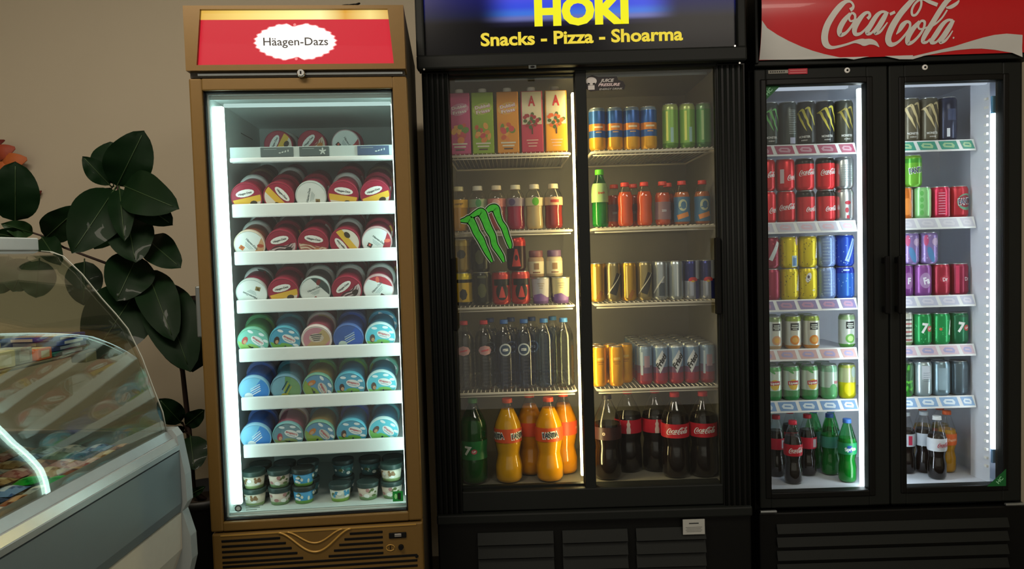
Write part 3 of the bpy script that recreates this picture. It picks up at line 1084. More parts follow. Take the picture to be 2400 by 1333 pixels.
CC_RAIL_R = [('3f9a86', 'a8cfa0'), ('cfd0dc', 'dcdce4'), ('c0c4d8', 'd8d8e4'), ('d8c0cc', 'a8a8d0'), ('8fb4dc', 'e4f2fa')]
for i, zz in enumerate(CC_Z):
    for side, (a, b) in enumerate(((-0.385, -0.018), (0.045, 0.405))):
        y0, y1 = 0.128, 0.405
        s = MB()
        s.bbox(a, b, y0, y1, zz - .006, zz, M_liner_c, .002)
        so_ = s.build('shelf', cc)
        rl = MB()
        yt, yb = 0.126, 0.112
        zt, zb = zz + .004, zz - .037
        rl.add([(a, yt, zt), (b, yt, zt), (b, yb, zb), (a, yb, zb), (a, yt + .003, zt), (b, yt + .003, zt), (b, yb + .003, zb), (a, yb + .003, zb)],
               [(0, 3, 2, 1), (4, 5, 6, 7), (0, 1, 5, 4), (2, 3, 7, 6), (0, 4, 7, 3), (1, 2, 6, 5)], M_white)
        ro = rl.build('price_rail', so_)
        c1, c2 = (CC_RAIL, CC_RAIL_R)[side][i]
        k = 0
        xx = a + .004
        while xx < b - .01:
            w_ = min(0.070, b - xx - .003)
            pl = MB()
            f = lambda u, v, off=0.0: (xx + u, yb + (yt - yb) * v - .0008 - off, zb + (zt - zb) * v)
            lo_, hi_ = (.16, .90)
            pl.add([f(.008, lo_), f(w_, lo_), f(w_ - .006, hi_), f(0, hi_)], [(0, 1, 2, 3)], mat(c1, .4))
            pl.add([f(w_ * .25, .35, .0005), f(w_ * .75, .28, .0005), f(w_ * .8, .5, .0005), f(w_ * .7, .72, .0005), f(w_ * .3, .76, .0005), f(w_ * .18, .55, .0005)], [(0, 1, 2, 3, 4, 5)], mat(c2, .4))
            pl.add([f(w_ * .32, .50, .0009), f(w_ * .66, .46, .0009), f(w_ * .64, .58, .0009), f(w_ * .34, .62, .0009)], [(0, 1, 2, 3)], mat(c1, .4))
            pl.build('price_card', ro)
            xx += 0.076
lw = MB()
lw.bbox(QX0, QX1, 0.0, 0.05, 0.08, 0.385, M_black, .006)
for k in range(6):
    z = 0.345 - k * .047
    lw.add([(-0.36, -0.004, z), (0.44, -0.004, z), (0.44, -0.016, z - .030), (-0.36, -0.016, z - .030), (-0.36, 0.001, z), (0.44, 0.001, z), (0.44, 0.001, z - .030), (-0.36, 0.001, z - .030)],
           [(0, 3, 2, 1), (4, 5, 6, 7), (0, 1, 5, 4), (3, 7, 6, 2), (0, 4, 7, 3), (1, 2, 6, 5)], M_black2)
lw.build('vent_louvre', cc)
MB().bbox(-0.417, -0.36, -0.012, 0.0, 0.388, 0.396, M_steel, .002).build('hinge', cc)
MB().bbox(0.43, 0.495, -0.012, 0.0, 0.388, 0.396, M_steel, .002).build('hinge', cc)
for fx in (-0.37, 0.45):
    for fy in (0.10, 0.50):
        MB().lathe([(0.025, 0.0), (0.025, 0.02), (0.014, 0.025), (0.014, 0.081)], M_dark, 14, fx, fy).build('foot', cc)

# ================================================================== goods
ORD = ['leftmost', 'second from left', 'third from left', 'fourth from left', 'fifth from left', 'sixth from left', 'seventh from left', 'eighth from left', 'ninth from left', 'tenth from left', 'eleventh from left', 'twelfth from left']


def clean(lbl):
    if not 4 <= len(lbl.split()) <= 16:
        print('LABEL LENGTH', len(lbl.split()), lbl)
    return lbl


def rz(prof):
    """radius lookup for a lathe profile"""
    def f(z):
        for a, b in zip(prof, prof[1:]):
            if a[1] <= z <= b[1] and b[1] > a[1]:
                t = (z - a[1]) / (b[1] - a[1])
                return a[0] + (b[0] - a[0]) * t
        return prof[-1][0]
    return f


def make_can(name, r, h, bands, arts=None, topcol=None, metal=0.35):
    """bands: [(fraction up to which, colour)]; arts(mb, r, h)"""
    root = empty(name)
    mb = MB()
    mats = [(f, mat(c, 0.28, metal, var=0.03)) for f, c in bands]

    def mm(z):
        for f, m in mats:
            if z <= f * h + 1e-6:
                return m
        return mats[-1][1]
    zs = [(r * .74, 0.0), (r * .80, .0015), (r * .97, .0095), (r, .014)]
    e = h - .013
    for f, _ in mats[:-1]:
        if .016 < f * h < e - .002:
            zs.append((r, f * h))
    zs += [(r, e), (r * .95, h - .0075), (r * .865, h - .0025), (r * .865, h - .002)]
    prof = [(a, b, mm((b + zs[min(i + 1, len(zs) - 1)][1]) / 2)) for i, (a, b) in enumerate(zs)]
    prof[0] = (prof[0][0], prof[0][1], M_alu)
    prof[1] = (prof[1][0], prof[1][1], mats[0][1])
    mb.lathe(prof, M_alu, 28)
    if arts:
        arts(mb, r, h)
    mb.build('can_body', root)
    lid = MB()
    lid.lathe([(r * .872, h - .0028), (r * .885, h - .0010), (r * .87, h), (r * .83, h - .0006), (r * .80, h - .0040)], mat(topcol, .3, .8) if topcol else M_alu, 24)
    lo_ = lid.build('lid', root)
    MB().bbox(-.0065, .0065, -.012, .010, h - .0038, h - .0026, M_chrome, .0008, 1).build('pull_tab', lo_)
    return root


def A_script(col, w=.058, zc=.5, a=0.0):
    def f(mb, r, h):
        for s_ in script2(w, 0, 0, math.radians(6)):
            art_wrap(mb, s_, mat(col, .4), r, h * zc, a)
    return f


def A_text(txt, w, hh, col, zc=.5, a=0.0, rot=0.0, bold=.04, under=None, shear=0.0):
    def f(mb, r, h):
        if under:
            art_wrap(mb, ellipse2(under[0], under[1], 0, 0, 24, under[3] if len(under) > 3 else 0), mat(under[2], .4), r, h * zc, a)
        art_wrap(mb, text_fit(txt, w, hh, 0, 0, rot, bold, shear), mat(col, .4), r, h * zc, a, 2)
    return f


def A_shapes(*items):
    """items: (shape, colour, zc fraction, angle, layer)"""
    def f(mb, r, h):
        for sh, c, zc, a, ly in items:
            art_wrap(mb, sh, mat(c, .4), r, h * zc, a, ly)
    return f


def A_many(*fs):
    def f(mb, r, h):
        for g in fs:
            g(mb, r, h)
    return f


def A_claw(col, s_=.085, zc=.60, a=0.0):
    def f(mb, r, h):
        for q in claw2(s_, 0, 0):
            art_wrap(mb, q, mat(col, .4), r, h * zc, a)
        art_wrap(mb, text_fit('MONSTER', .040, .008, 0, 0, bold=.03), mat('d8dad6', .4), r, h * .20, a)
        art_wrap(mb, text_fit('ENERGY', .022, .004, 0, 0, bold=.03), mat('d8dad6', .4), r, h * .12, a)
    return f


def dots(col, n=26, r0=.0016, zmin=.1, zmax=.9, h=.115, seed=1):
    rr = random.Random(seed)
    return A_shapes(*[(ellipse2(r0, r0 * 1.3, 0, 0, 6), col, rr.uniform(zmin, zmax), rr.uniform(-1.6, 1.6), 1) for _ in range(n)])


R33, H33 = 0.0330, 0.115
RSL, HSL = 0.0265, 0.134
K = {}
K['cola'] = make_can('soda_can', R33, H33, [(1, 'c41420')], A_script('f2f2f2', .062, .5))
K['cola_b'] = make_can('soda_can', R33, H33, [(1, 'd81c2a')], A_many(A_script('f2f2f2', .060, .42, .9), A_shapes((rect2(.014, .05), 'e8dada', .45, -.55, 1))))
K['zero'] = make_can('soda_can', R33, H33, [(.82, 'd8202a'), (1, '14110f')], A_script('f2f2f2', .062, .55))
K['zero_b'] = make_can('soda_can', R33, H33, [(.80, 'd43038'), (1, '1a1512')], A_script('f2f2f2', .052, .42, .5))
K['light'] = make_can('soda_can', R33, H33, [(1, 'b9c2c4')], A_many(A_shapes(*[(rect2(.040, .0018), '8b9a9c', .25 + k * .07, 0, 1) for k in range(8)])), metal=.8)
K['light_b'] = make_can('soda_can', R33, H33, [(1, 'c4cacb')], A_many(A_shapes((ellipse2(.010, .007), 'b8243a', .58, 0, 1), (ellipse2(.006, .010), 'b8243a', .35, -.1, 1), (rect2(.010, .012), 'b8243a', .14, 0, 1))), metal=.8)
K['cherry'] = make_can('soda_can', R33, H33, [(1, '8c1238')], A_many(A_shapes((rect2(.014, .072, 0, 0, -.45), 'ccd6d4', .55, .1, 1)), dots('e0485a', 14, seed=3)))
K['cherry_p'] = make_can('soda_can', R33, H33, [(1, '96163f')], dots('c9587a', 10, seed=4))
K['yellow'] = make_can('soda_can', R33, H33, [(1, 'ead400')], A_many(A_shapes((rect2(.022, .040), 'b9d4da', .22, .45, 1), (rect2(.014, .028), '4f83b8', .20, .45, 2), (ellipse2(.006, .016), 'd8b8c0', .85, .75, 1)), dots('5c5608', 26, seed=5)))
K['yellow_b'] = make_can('soda_can', R33, H33, [(1, 'e2cc00')], A_many(A_shapes((rect2(.014, .06, 0, 0, -.2), 'e6e6dc', .55, .9, 1)), dots('55500a', 26, seed=6)))
K['yellow_c'] = make_can('soda_can', R33, H33, [(1, 'e6d006')], A_many(A_shapes((ellipse2(.009, .018, 0, 0, 16, -.3), 'f0f0ea', .70, -.35, 1), (ellipse2(.004, .006), '55506a', .72, -.35, 2), (rect2(.010, .004), 'e8e8d0', .3, .2, 1)), dots('5c5608', 26, seed=7)))
K['pale_blue'] = make_can('soda_can', R33, H33, [(1, '7d97c8')], A_many(A_shapes(*[(rect2(.030, .002), 'a8c4dc', .2 + k * .1, -.2, 1) for k in range(7)]), dots('c4dcf0', 16, seed=8)))
K['blue'] = make_can('soda_can', R33, H33, [(1, '1f4fc4')], A_many(A_shapes((rect2(.015, .085, 0, 0, -.35), 'a8c8e4', .52, .35, 1), (rect2(.004, .07, 0, 0, -.35), '4f7fd0', .52, .35, 2)), dots('9cc8f0', 26, seed=9)))
K['blue_p'] = make_can('soda_can', R33, H33, [(.8, '2e6cd0'), (1, '1c3cb4')], A_many(A_shapes((rect2(.020, .006), 'bcd8f0', .9, -.2, 1)), dots('9cc8f0', 20, seed=10)))
K['green'] = make_can('soda_can', R33, H33, [(1, '3f9a6a')], dots('b8e8c8', 18, seed=11))


def juice(side, fruit, label='14191c'):
    return A_many(A_shapes((rect2(.030, .026), label, .68, 0, 1), (rect2(.020, .004), 'c9d0c4', .72, 0, 2), (rect2(.024, .004), 'c9d0c4', .66, 0, 2),
                           (rect2(.016, .003), 'c9d0c4', .61, 0, 2), (ellipse2(.017, .017), fruit, .28, 0, 1), (ellipse2(.010, .010), 'e8b050' if fruit != '6aa84a' else 'b4d88a', .28, 0, 2)))


K['juice_o'] = make_can('juice_can', .0285, .121, [(.12, 'd9902a'), (.84, 'dfe0d2'), (1, '9ab04a')], juice(0, 'e08a1e'))
K['juice_p'] = make_can('juice_can', .0285, .121, [(.10, 'c9a878'), (.84, 'd6d9cc'), (1, '8aa070')], juice(0, 'd8a070'))
K['juice_g'] = make_can('juice_can', .0285, .121, [(.12, '5fa04a'), (.84, 'd6e0d8'), (1, '9ab88a')], juice(0, '6aa84a'))
K['juice_w'] = make_can('juice_can', .0285, .121, [(.10, '9ab07a'), (.86, 'd9dcd4'), (1, 'c9ccc0')], A_shapes(*[(rect2(.030, .006), '3a4644' if k % 2 else 'a05a5a', .18 + k * .12, 0, 1) for k in range(6)]))


def tea(top, red):
    return A_many(A_shapes((ellipse2(.0165, .019), 'e8c23a', .47, 0, 1), (rect2(.038, .015, 0, 0, .06), red, .52, 0, 2), (ellipse2(.026, .008, 0, 0, 16, .6), '2f8a4a', .20, .3, 1), (ellipse2(.018, .005, 0, 0, 12, -.7), '4fae5a', .88, -.4, 1)),
                  A_text('Lipton', .028, .008, 'f4f0ea', .52, 0, .06))


def tea3(mb, r, h):
    tea(0, 'c02a3a')(mb, r, h)
    art_wrap(mb, text_fit('Lipton', .030, .009, 0, 0, .06, .03), mat('f4f0ea', .4), r, h * .52, 0, 4)


K['tea'] = make_can('iced_tea_can', .0300, .126, [(.30, '3f9a55'), (.86, 'cfe0d0'), (1, '5fa86a')], tea3)
K['tea_g'] = make_can('iced_tea_can', .0300, .126, [(.35, '5fae6f'), (.80, 'bcd4c6'), (1, '86b89a')], A_shapes((ellipse2(.014, .02, .0), '58a86a', .3, .2, 1), (rect2(.020, .010), 'b87a84', .5, .6, 2)))
K['tea_y'] = make_can('iced_tea_can', .0300, .126, [(.48, 'd4cc10'), (.9, 'c0c89a'), (1, 'b4c05a')], A_shapes((ellipse2(.020, .024), 'e4d818', .30, 0, 1), (ellipse2(.010, .020), 'a8bcb4', .78, .5, 1)))


def seven(mb, r, h):
    art_wrap(mb, text_fit('7', .022, .038, -.008, 0, -.15, .05), mat('e8eeea', .4), r, h * .55, 0, 1)
    art_wrap(mb, ellipse2(.011, .011, .011, -.003), mat('c84a44', .4), r, h * .55, 0, 1)
    art_wrap(mb, text_fit('UP', .012, .008, .011, -.003, 0, .03), mat('f0f0ee', .4), r, h * .55, 0, 2)


K['seven'] = make_can('soda_can', R33, H33, [(1, '0c8f4a')], A_many(seven, dots('5fd890', 20, seed=12)))
K['seven_s'] = make_can('soda_can', R33, H33, [(1, '0e9650')], A_many(A_shapes((rect2(.010, .055, 0, 0, -.2), 'cfe8d8', .55, .75, 1), (ellipse2(.005, .005), 'd86a4a', .5, -.4, 1)), dots('4fe08a', 24, seed=13)))
K['seven_d'] = make_can('soda_can', R33, H33, [(1, '17704a')], A_many(seven, A_shapes((rect2(.030, .008), '0f5a3a', .9, 0, 1))))
K['leafy'] = make_can('soda_can', R33, .126, [(.4, '2f8a2f'), (1, '3f6a4a')], A_shapes(*[(ellipse2(.012, .005, 0, 0, 10, k * 1.1), '57b33f' if k % 2 else '1c5a24', .15 + .1 * (k % 8), -.5 + .25 * (k % 5), 1) for k in range(12)]))
K['clear'] = make_can('soda_can', R33, .126, [(1, 'a9bcc0')], A_shapes((rect2(.034, .05), 'c4ced8', .7, 0, 1), *[(rect2(.024, .002), '8796a0', .45 + k * .06, 0, 2) for k in range(5)]), metal=.6)
K['bluegrey'] = make_can('soda_can', R33, .126, [(1, '7f99a4')], A_shapes((rect2(.030, .08), '8fa9b4', .5, -.3, 1)), metal=.6)
K['slate'] = make_can('soda_can', R33, .126, [(1, '5c6e78')], A_shapes((rect2(.020, .07), '4a5a64', .5, .2, 1)), metal=.6)


def fanta(mb, r, h, a=0.0, w=.052):
    art_wrap(mb, text_fit('FANTA', w, .024, 0, 0, .12, .07), mat('e8ece8', .4), r, h * .52, a, 1)
    art_wrap(mb, text_fit('FANTA', w * .94, .019, 0, 0, .12, .03), mat('12285a', .4), r, h * .52, a, 2)


K['fanta_red'] = make_can('soda_can', R33, H33, [(1, 'b8283a')], A_many(A_shapes((ellipse2(.032, .030, 0, 0, 16), '5f9a7a', .5, .3, 1), (ellipse2(.026, .022, 0, 0, 16), '8c1f38', .52, .2, 2)), lambda mb, r, h: (art_wrap(mb, text_fit('FANTA', .052, .026, 0, 0, .1, .06), mat('e8ece8', .4), r, h * .52, .2, 4), art_wrap(mb, text_fit('FANTA', .049, .020, 0, 0, .1, .02), mat('12285a', .4), r, h * .52, .2, 5))))
K['red_back'] = make_can('soda_can', R33, H33, [(1, 'c41c48')], A_shapes(*[(rect2(.022, .003), 'e49ab0', .15 + k * .08, -.3, 1) for k in range(9)], (rect2(.010, .10), 'e07090', .5, .6, 1)))
K['fanta_orange'] = make_can('soda_can', R33, H33, [(1, 'dc7a2a')], A_shapes((rect2(.012, .10), 'e8d0d0', .5, .7, 1), (ellipse2(.02, .03), 'e89040', .4, 0, 1)))
K['fanta_green'] = make_can('soda_can', R33, H33, [(.75, '6fb83a'), (.88, '3f9a2c'), (1, '7fb83a')], fanta)
K['apple'] = make_can('soda_can', R33, H33, [(1, '8fd48a')], A_shapes((rect2(.008, .10), 'd0f0cc', .5, .6, 1), *[(ellipse2(.006, .009), '5fb85a', .2 + .2 * k, -.3, 1) for k in range(4)]))
K['purple'] = make_can('soda_can', R33, H33, [(1, '7a3a8a')], A_many(A_shapes((ellipse2(.022, .03), '94609c', .5, 0, 1)), A_text('F', .012, .024, 'e8e4f0', .5, .1)))
K['lilac'] = make_can('soda_can', R33, H33, [(1, '8f7ab4')], A_many(A_shapes((ellipse2(.010, .030, 0, 0, 12, .3), '4f86b8', .3, -.1, 1), (ellipse2(.014, .014), 'c0a8cc', .7, .4, 1), (ellipse2(.008, .02), 'c04a7a', .75, -.6, 1)), dots('d8d0ec', 20, seed=14)))
K['grape'] = make_can('soda_can', R33, H33, [(1, '8a4a94')], A_many(A_shapes((ellipse2(.020, .028), 'a884b4', .5, 0, 1)), A_text('Fa', .022, .026, 'ececf4', .5, .1, .2)))
K['pepper'] = make_can('soda_can', R33, H33, [(1, '9c1c38')], A_many(A_shapes((ellipse2(.018, .013), 'b02a44', .52, 0, 1)), A_text('Dr', .018, .014, 'ecd8dc', .52, 0, .1)))
K['pepper_d'] = make_can('soda_can', R33, H33, [(1, '86163a')], A_many(A_shapes((rect2(.012, .10), 'c83a60', .5, -.6, 1)), A_text('Dr', .018, .014, 'd8bcc4', .52, .4, .1)))
HM = .158
K['mon_green'] = make_can('energy_drink_can', R33, HM, [(1, '2c3a34')], A_claw('5fae5a'))
K['mon_back'] = make_can('energy_drink_can', R33, HM, [(1, '3a4442')], A_shapes(*[(rect2(.026, .002), '9aa6a2', .28 + k * .04, .3, 1) for k in range(14)], (rect2(.020, .022), 'a8acc4', .12, .3, 1)))
K['mon_yellow'] = make_can('energy_drink_can', R33, HM, [(1, '252a28')], A_claw('c8c04a', .09, .6, -.6))
K['mon_front'] = make_can('energy_drink_can', R33, HM, [(1, '23282a')], A_claw('d8cc4a', .095))
K['mon_gold'] = make_can('energy_drink_can', R33, HM, [(1, '4a4c42')], A_claw('a89a4a'))
K['mon_cream'] = make_can('energy_drink_can', R33, HM, [(1, '5a5646')], A_claw('c8b888', .1))
K['navy'] = make_can('energy_drink_can', R33, HM, [(1, '26304a')], A_shapes((rect2(.010, .03), 'd8e0ea', .2, -.4, 1), (rect2(.03, .04), '3c4a6c', .6, 0, 1)))
K['dark_rock'] = make_can('energy_drink_can', R33, HM, [(.6, '322e30'), (1, '24262a')], A_shapes((ellipse2(.018, .014, 0, 0, 7), 'c88a3a', .62, 0, 1), (ellipse2(.014, .010, 0, 0, 8), 'a8b03a', .85, 0, 1), (ellipse2(.020, .012, 0, 0, 5), '14141c', .45, .4, 1)))  # yellow and olive patches on a dark body
# middle cooler
K['bo'] = make_can('soda_can', .0290, .146, [(.30, 'e0a41c'), (.46, '2a5fa8'), (.62, 'e08a34'), (.92, '1f58a4'), (1, '8aa0b8')],
                   A_shapes((rect2(.030, .006), 'e8d8b8', .54, 0, 1), (rect2(.020, .004), 'c9a070', .42, 0, 1)))
K['lime'] = make_can('energy_drink_can', .0275, .152, [(.12, '5a8a3a'), (.86, '8ab85a'), (1, 'a8b870')], A_shapes((rect2(.008, .10), 'd8e070', .5, -.5, 1), (rect2(.010, .05), '9ac4c0', .3, .1, 1)))
K['lime_d'] = make_can('energy_drink_can', .0275, .152, [(.12, '4a7a4a'), (.86, '5f9a5a'), (1, '7a9a70')], A_shapes((rect2(.008, .10), 'a8c890', .5, -.4, 1)))
K['slim_gold'] = make_can('energy_drink_can', RSL, HSL, [(1, 'c89a2c')], A_shapes((rect2(.006, .11), 'f0d878', .5, -.3, 1), (rect2(.014, .03, 0, 0, -.5), 'a86a1c', .18, .3, 1)), metal=.7)
K['slim_dark'] = make_can('energy_drink_can', RSL, HSL, [(1, '9a8a5c')], A_shapes((rect2(.024, .075, 0, 0, -.35), '2a2722', .45, .35, 1), (rect2(.003, .09, 0, 0, -.62), 'd8d0b0', .45, .1, 2)), metal=.7)
K['slim_silver'] = make_can('energy_drink_can', RSL, HSL, [(1, 'a4abb0')], A_shapes((rect2(.020, .045), '3a444e', .28, .1, 1), (rect2(.004, .07, 0, 0, -.6), 'd0d0c4', .4, -.3, 2)), metal=.75)
K['slim_plain'] = make_can('energy_drink_can', RSL, HSL, [(1, 'aab4ba')], A_shapes((rect2(.004, .11), 'dfe4e6', .5, .1, 1)), metal=.75)
K['slim_blue'] = make_can('energy_drink_can', RSL, HSL, [(.48, 'a9afc0'), (1, '1c2464')],
                          A_shapes((rect2(.026, .064, 0, 0, 0), '1c2870', .25, .85, 1), (rect2(.026, .064, 0, 0, 0), 'a9afc0', .76, .85, 1), (ellipse2(.0085, .008), 'd8a82a', .5, 0, 1), (ellipse2(.010, .006, 0, 0, 12, .5), 'c02a30', .52, -.25, 2), (ellipse2(.010, .006, 0, 0, 12, -.5), 'c02a30', .52, .25, 2)), metal=.6)
K['slim_yellow'] = make_can('soft_drink_can', RSL, HSL + .006, [(1, 'e8a414')], A_shapes((rect2(.022, .008, 0, 0, .1), 'f4c860', .70, 0, 1), (rect2(.026, .004), 'b87a14', .62, 0, 1), (rect2(.018, .003), 'b87a14', .57, 0, 1)))


def fristi(mb, r, h):
    art_wrap(mb, poly2([(-.020, 0), (.004, .042), (.020, .008), (-.004, -.040)]), mat('cfd4dc', .4), r, h * .58, 0, 1)
    art_wrap(mb, text_fit('Fristi', .058, .019, 0, 0, math.radians(58), .05, .3), mat('14181c', .4), r, h * .60, 0, 2)


K['slim_first'] = make_can('soft_drink_can', RSL + .0003, HSL + .002, [(.10, 'b02a38'), (.30, 'a03a50'), (.45, '7a5474'), (.95, '7f9ab8'), (1, 'c4ccd0')], fristi)
K['slim_side'] = make_can('soft_drink_can', RSL + .0003, HSL + .002, [(.10, 'a83040'), (.30, 'a04658'), (.5, '7a6480'), (1, '8aa0b8')], A_shapes((rect2(.020, .04), 'a88a98', .6, .2, 1), (rect2(.008, .08), 'b8c8d8', .55, -.5, 1)))
K['en_yellow'] = make_can('energy_drink_can', R33, H33, [(.12, '1a1810'), (.70, 'c8a41c'), (.80, '1c1a10'), (1, 'd8c022')], A_shapes((ellipse2(.014, .020, 0, 0, 7), '1c1a12', .35, .1, 1)))
K['en_olive'] = make_can('energy_drink_can', R33, H33, [(1, '23241a')], A_shapes((ellipse2(.016, .026, 0, 0, 7), '4a4c24', .45, 0, 1), (rect2(.030, .008), '54563a', .86, 0, 1)))
K['en_red'] = make_can('energy_drink_can', R33, H33, [(.10, 'a82828'), (.78, 'b83a34'), (1, 'c84440')],
                       A_shapes((rect2(.060, .022), '14130f', .68, 0, 1), (ellipse2(.022, .030, 0, 0, 14), '1a1412', .40, 0, 1), (poly2([(-.012, -.018), (.012, -.018), (.002, .020), (-.002, .020)]), 'c04038', .38, 0, 2)))
K['en_redtall'] = make_can('energy_drink_can', R33, H33, [(.75, '2a1414'), (.86, 'b02420'), (1, 'c82a22')], A_shapes((poly2([(-.016, -.03), (.016, -.03), (.004, .03), (-.004, .03)]), 'c03228', .40, 0, 1), (ellipse2(.006, .010), '2a1212', .4, 0, 2)), topcol='b83028')
K['en_gold'] = make_can('energy_drink_can', R33, H33, [(.8, '8a7434'), (1, 'b09a4c')], A_shapes((ellipse2(.016, .016, 0, 0, 7), '2a2818', .55, 0, 1)))


# ---- bottles
def make_bottle(name, prof, liquid, fill, label=None, cap=('c41a22', .0145, .016), arts=None, body=None, ridges=None, liq_trans=0.0):
    """prof: [(r, z)]; label: (z0, z1, colour); cap: (colour, radius, height)"""
    root = empty(name)
    R = rz(prof)
    H = prof[-1][1]
    if ridges:
        z0, z1, n, dep = ridges
        out = []
        for a, b in zip(prof, prof[1:]):
            out.append(a)
            if a[1] <= z0 + 1e-6 and b[1] >= z1 - 1e-6:
                for k in range(n):
                    za = z0 + (z1 - z0) * (k + .5) / n
                    rr = R(za)
                    d = (z1 - z0) / n * .45
                    out += [(rr, za - d), (rr - dep, za), (rr, za + d)]
        out.append(prof[-1])
        prof = out
    if liquid:
        lp = [(max(r - .0012, .001), z + .001) for r, z in prof if z < fill]
        lp.append((R(fill) - .0012, fill))
        MB().lathe(lp, mat(liquid, .12, 0, liq_trans, ior=1.33, var=.02), 28).build('liquid', root)
    MB().lathe(prof, body or M_bottle, 28).build('bottle_body', root)
    if label:
        lb_ = MB()
        z0, z1, c = label
        n = 6
        pr = [(R(z0 + (z1 - z0) * k / n) + .0008, z0 + (z1 - z0) * k / n) for k in range(n + 1)]
        lb_.lathe(pr, mat(c, .4), 32, cap=False)
        if arts:
            arts(lb_, lambda z: R(z) + .0008, (z0 + z1) / 2)
        lb_.build('label', root)
    if cap:
        c, r_, h_ = cap
        cm = MB()
        n = 24
        cm.lathe([(r_, H - .004), (r_, H - .002), (r_ * .97, H), (r_ * .97, H + h_ - .006), (r_ * .9, H + h_ - .004)], mat(c, .4), n)
        cm.build('cap', root)
    return root


def L_script(w, col='f0f0f0', a=0.0):
    def f(mb, R, zc):
        for s_ in script2(w, 0, 0, math.radians(4)):
            art_wrap(mb, s_, mat(col, .4), R, zc, a)
    return f


def L_text(*its):
    def f(mb, R, zc):
        for i, (txt, w, h, col, a, rot) in enumerate(its):
            art_wrap(mb, text_fit(txt, w, h, 0, 0, rot, .05), mat(col, .4), R, zc, a, 1 + i % 2)
    return f


def L_bottle_icon(mb, R, zc):
    pts = [(-.006, -.026), (.006, -.026), (.007, -.010), (.0045, .002), (.006, .010), (.0025, .020), (.0025, .027), (-.0025, .027), (-.0025, .020), (-.006, .010), (-.0045, .002), (-.007, -.010)]
    art_wrap(mb, poly2(pts), mat('d8c8c4', .4), R, zc, 0)


P15 = [(.030, 0), (.038, .004), (.043, .018), (.043, .085), (.0395, .118), (.0395, .125), (.0430, .150), (.0430, .208), (.0405, .228), (.030, .258), (.0185, .284), (.0135, .297), (.0135, .306)]
COLA = '160c0a'
BT = {}
BT['cola15'] = make_bottle('cola_bottle', P15, COLA, .235, (.155, .207, 'c01e30'), ('c41a28', .0155, .016), L_script(.072))
BT['cola15_icon'] = make_bottle('cola_bottle', P15, COLA, .225, (.155, .207, 'b81c34'), ('c41a28', .0155, .016), L_bottle_icon)
BT['cola15_dark'] = make_bottle('cola_bottle', P15, COLA, .21, (.155, .202, '3a2224'), ('2a2422', .0155, .016), L_text(('0', .010, .012, 'b8a89a', -.4, 0)))
PF = [(.030, 0), (.038, .004), (.043, .016), (.043, .060), (.036, .098), (.0355, .108), (.042, .145), (.043, .160), (.043, .205), (.040, .222), (.030, .250), (.0195, .278), (.0150, .290), (.0140, .297), (.0140, .303)]
F_or = 'f0a408'


def L_fanta(angles):
    def f(mb, R, zc):
        for a in angles:
            art_wrap(mb, ellipse2(.017, .014, 0, 0, 18, .1), mat('4a5a34', .4), R, zc, a, 1)
            art_wrap(mb, text_fit('FANTA', .054, .029, 0, 0, .1, .07), mat('f0f0ea', .4), R, zc, a, 2)
            art_wrap(mb, text_fit('FANTA', .050, .019, 0, 0, .1, .03), mat('1a2238', .4), R, zc, a, 3)
    return f


BT['fanta15'] = make_bottle('orange_soda_bottle', PF, F_or, .275, (.155, .207, 'e2582a'), ('e4502a', .0165, .016), L_fanta((.1,)))
BT['fanta15_turn'] = make_bottle('orange_soda_bottle', PF, 'e0a40e', .275, (.155, .207, 'e0582e'), ('e4502a', .0165, .016), L_fanta((-.85, .85)))
BT['fanta15_back'] = make_bottle('orange_soda_bottle', PF, 'd88a10', .270, (.155, .207, 'd8502c'), ('e4502a', .0165, .016), L_text(('Fanta', .030, .010, 'e8a070', 1.2, 0)))


def L_7(mb, R, zc):
    art_wrap(mb, text_fit('7', .022, .036, -.008, 0, -.15, .05), mat('dfe8e2', .4), R, zc, -.1, 1)
    art_wrap(mb, ellipse2(.0095, .0095, .012, -.004), mat('b84a5a', .4), R, zc, -.1, 1)
    art_wrap(mb, text_fit('UP', .011, .008, .012, -.004, 0, .03), mat('f0f0ee', .4), R, zc, -.1, 2)


BT['seven15'] = make_bottle('lemonade_bottle', P15, '0c6a2e', .24, (.095, .165, '0f6a32'), ('2a7a3a', .0155, .016), L_7, body=thin_glass('green_bottle', (.25, .62, .35), 1.6, .05))
M_green_pet = thin_glass('green_plastic', (.30, .75, .42), 1.6, .05)
PW = [(.022, 0), (.030, .003), (.034, .012), (.034, .165), (.032, .185), (.024, .208), (.0135, .222), (.0130, .232)]


def L_round(col, ring, txt='oo'):
    def f(mb, R, zc):
        art_wrap(mb, ellipse2(.0215, .0215), mat(col, .4), R, zc, 0, 1)
        art_wrap(mb, ellipse2(.0165, .0165), mat(ring, .4), R, zc, 0, 2)
        art_wrap(mb, text_fit(txt, .020, .009, 0, 0, 0, .05), mat('dfe4e2', .4), R, zc, 0, 3)
    return f


M_lblclear = thin_glass('clear_label', (.9, .94, .96), .5, .1)


def water(name, cap, art, fill=.205, liq='9cb4c4', ridg=True):
    root = make_bottle(name, PW, None, fill, None, (cap, .0145, .014), ridges=(.014, .160, 12, .0014) if ridg else None)
    c_ = hexlin(liq)
    key = 'water_' + liq
    _M[key] = _M.get(key) or thin_glass(key, tuple(.50 + .5 * v for v in c_), 1.0, .08, 1.33)
    MB().lathe([(.029, .004), (.0325, .013), (.0325, .163), (.0305, .184), (.020, fill)], _M[key], 24).build('liquid', root)
    if art:
        lb_ = MB()
        R = rz(PW)
        lb_.lathe([(R(.13) + .0006, .13), (R(.165) + .0006, .165)], M_lblclear, 32, cap=False)
        art(lb_, lambda z: R(z) + .0008, .140)
        lb_.build('label', root)
    return root


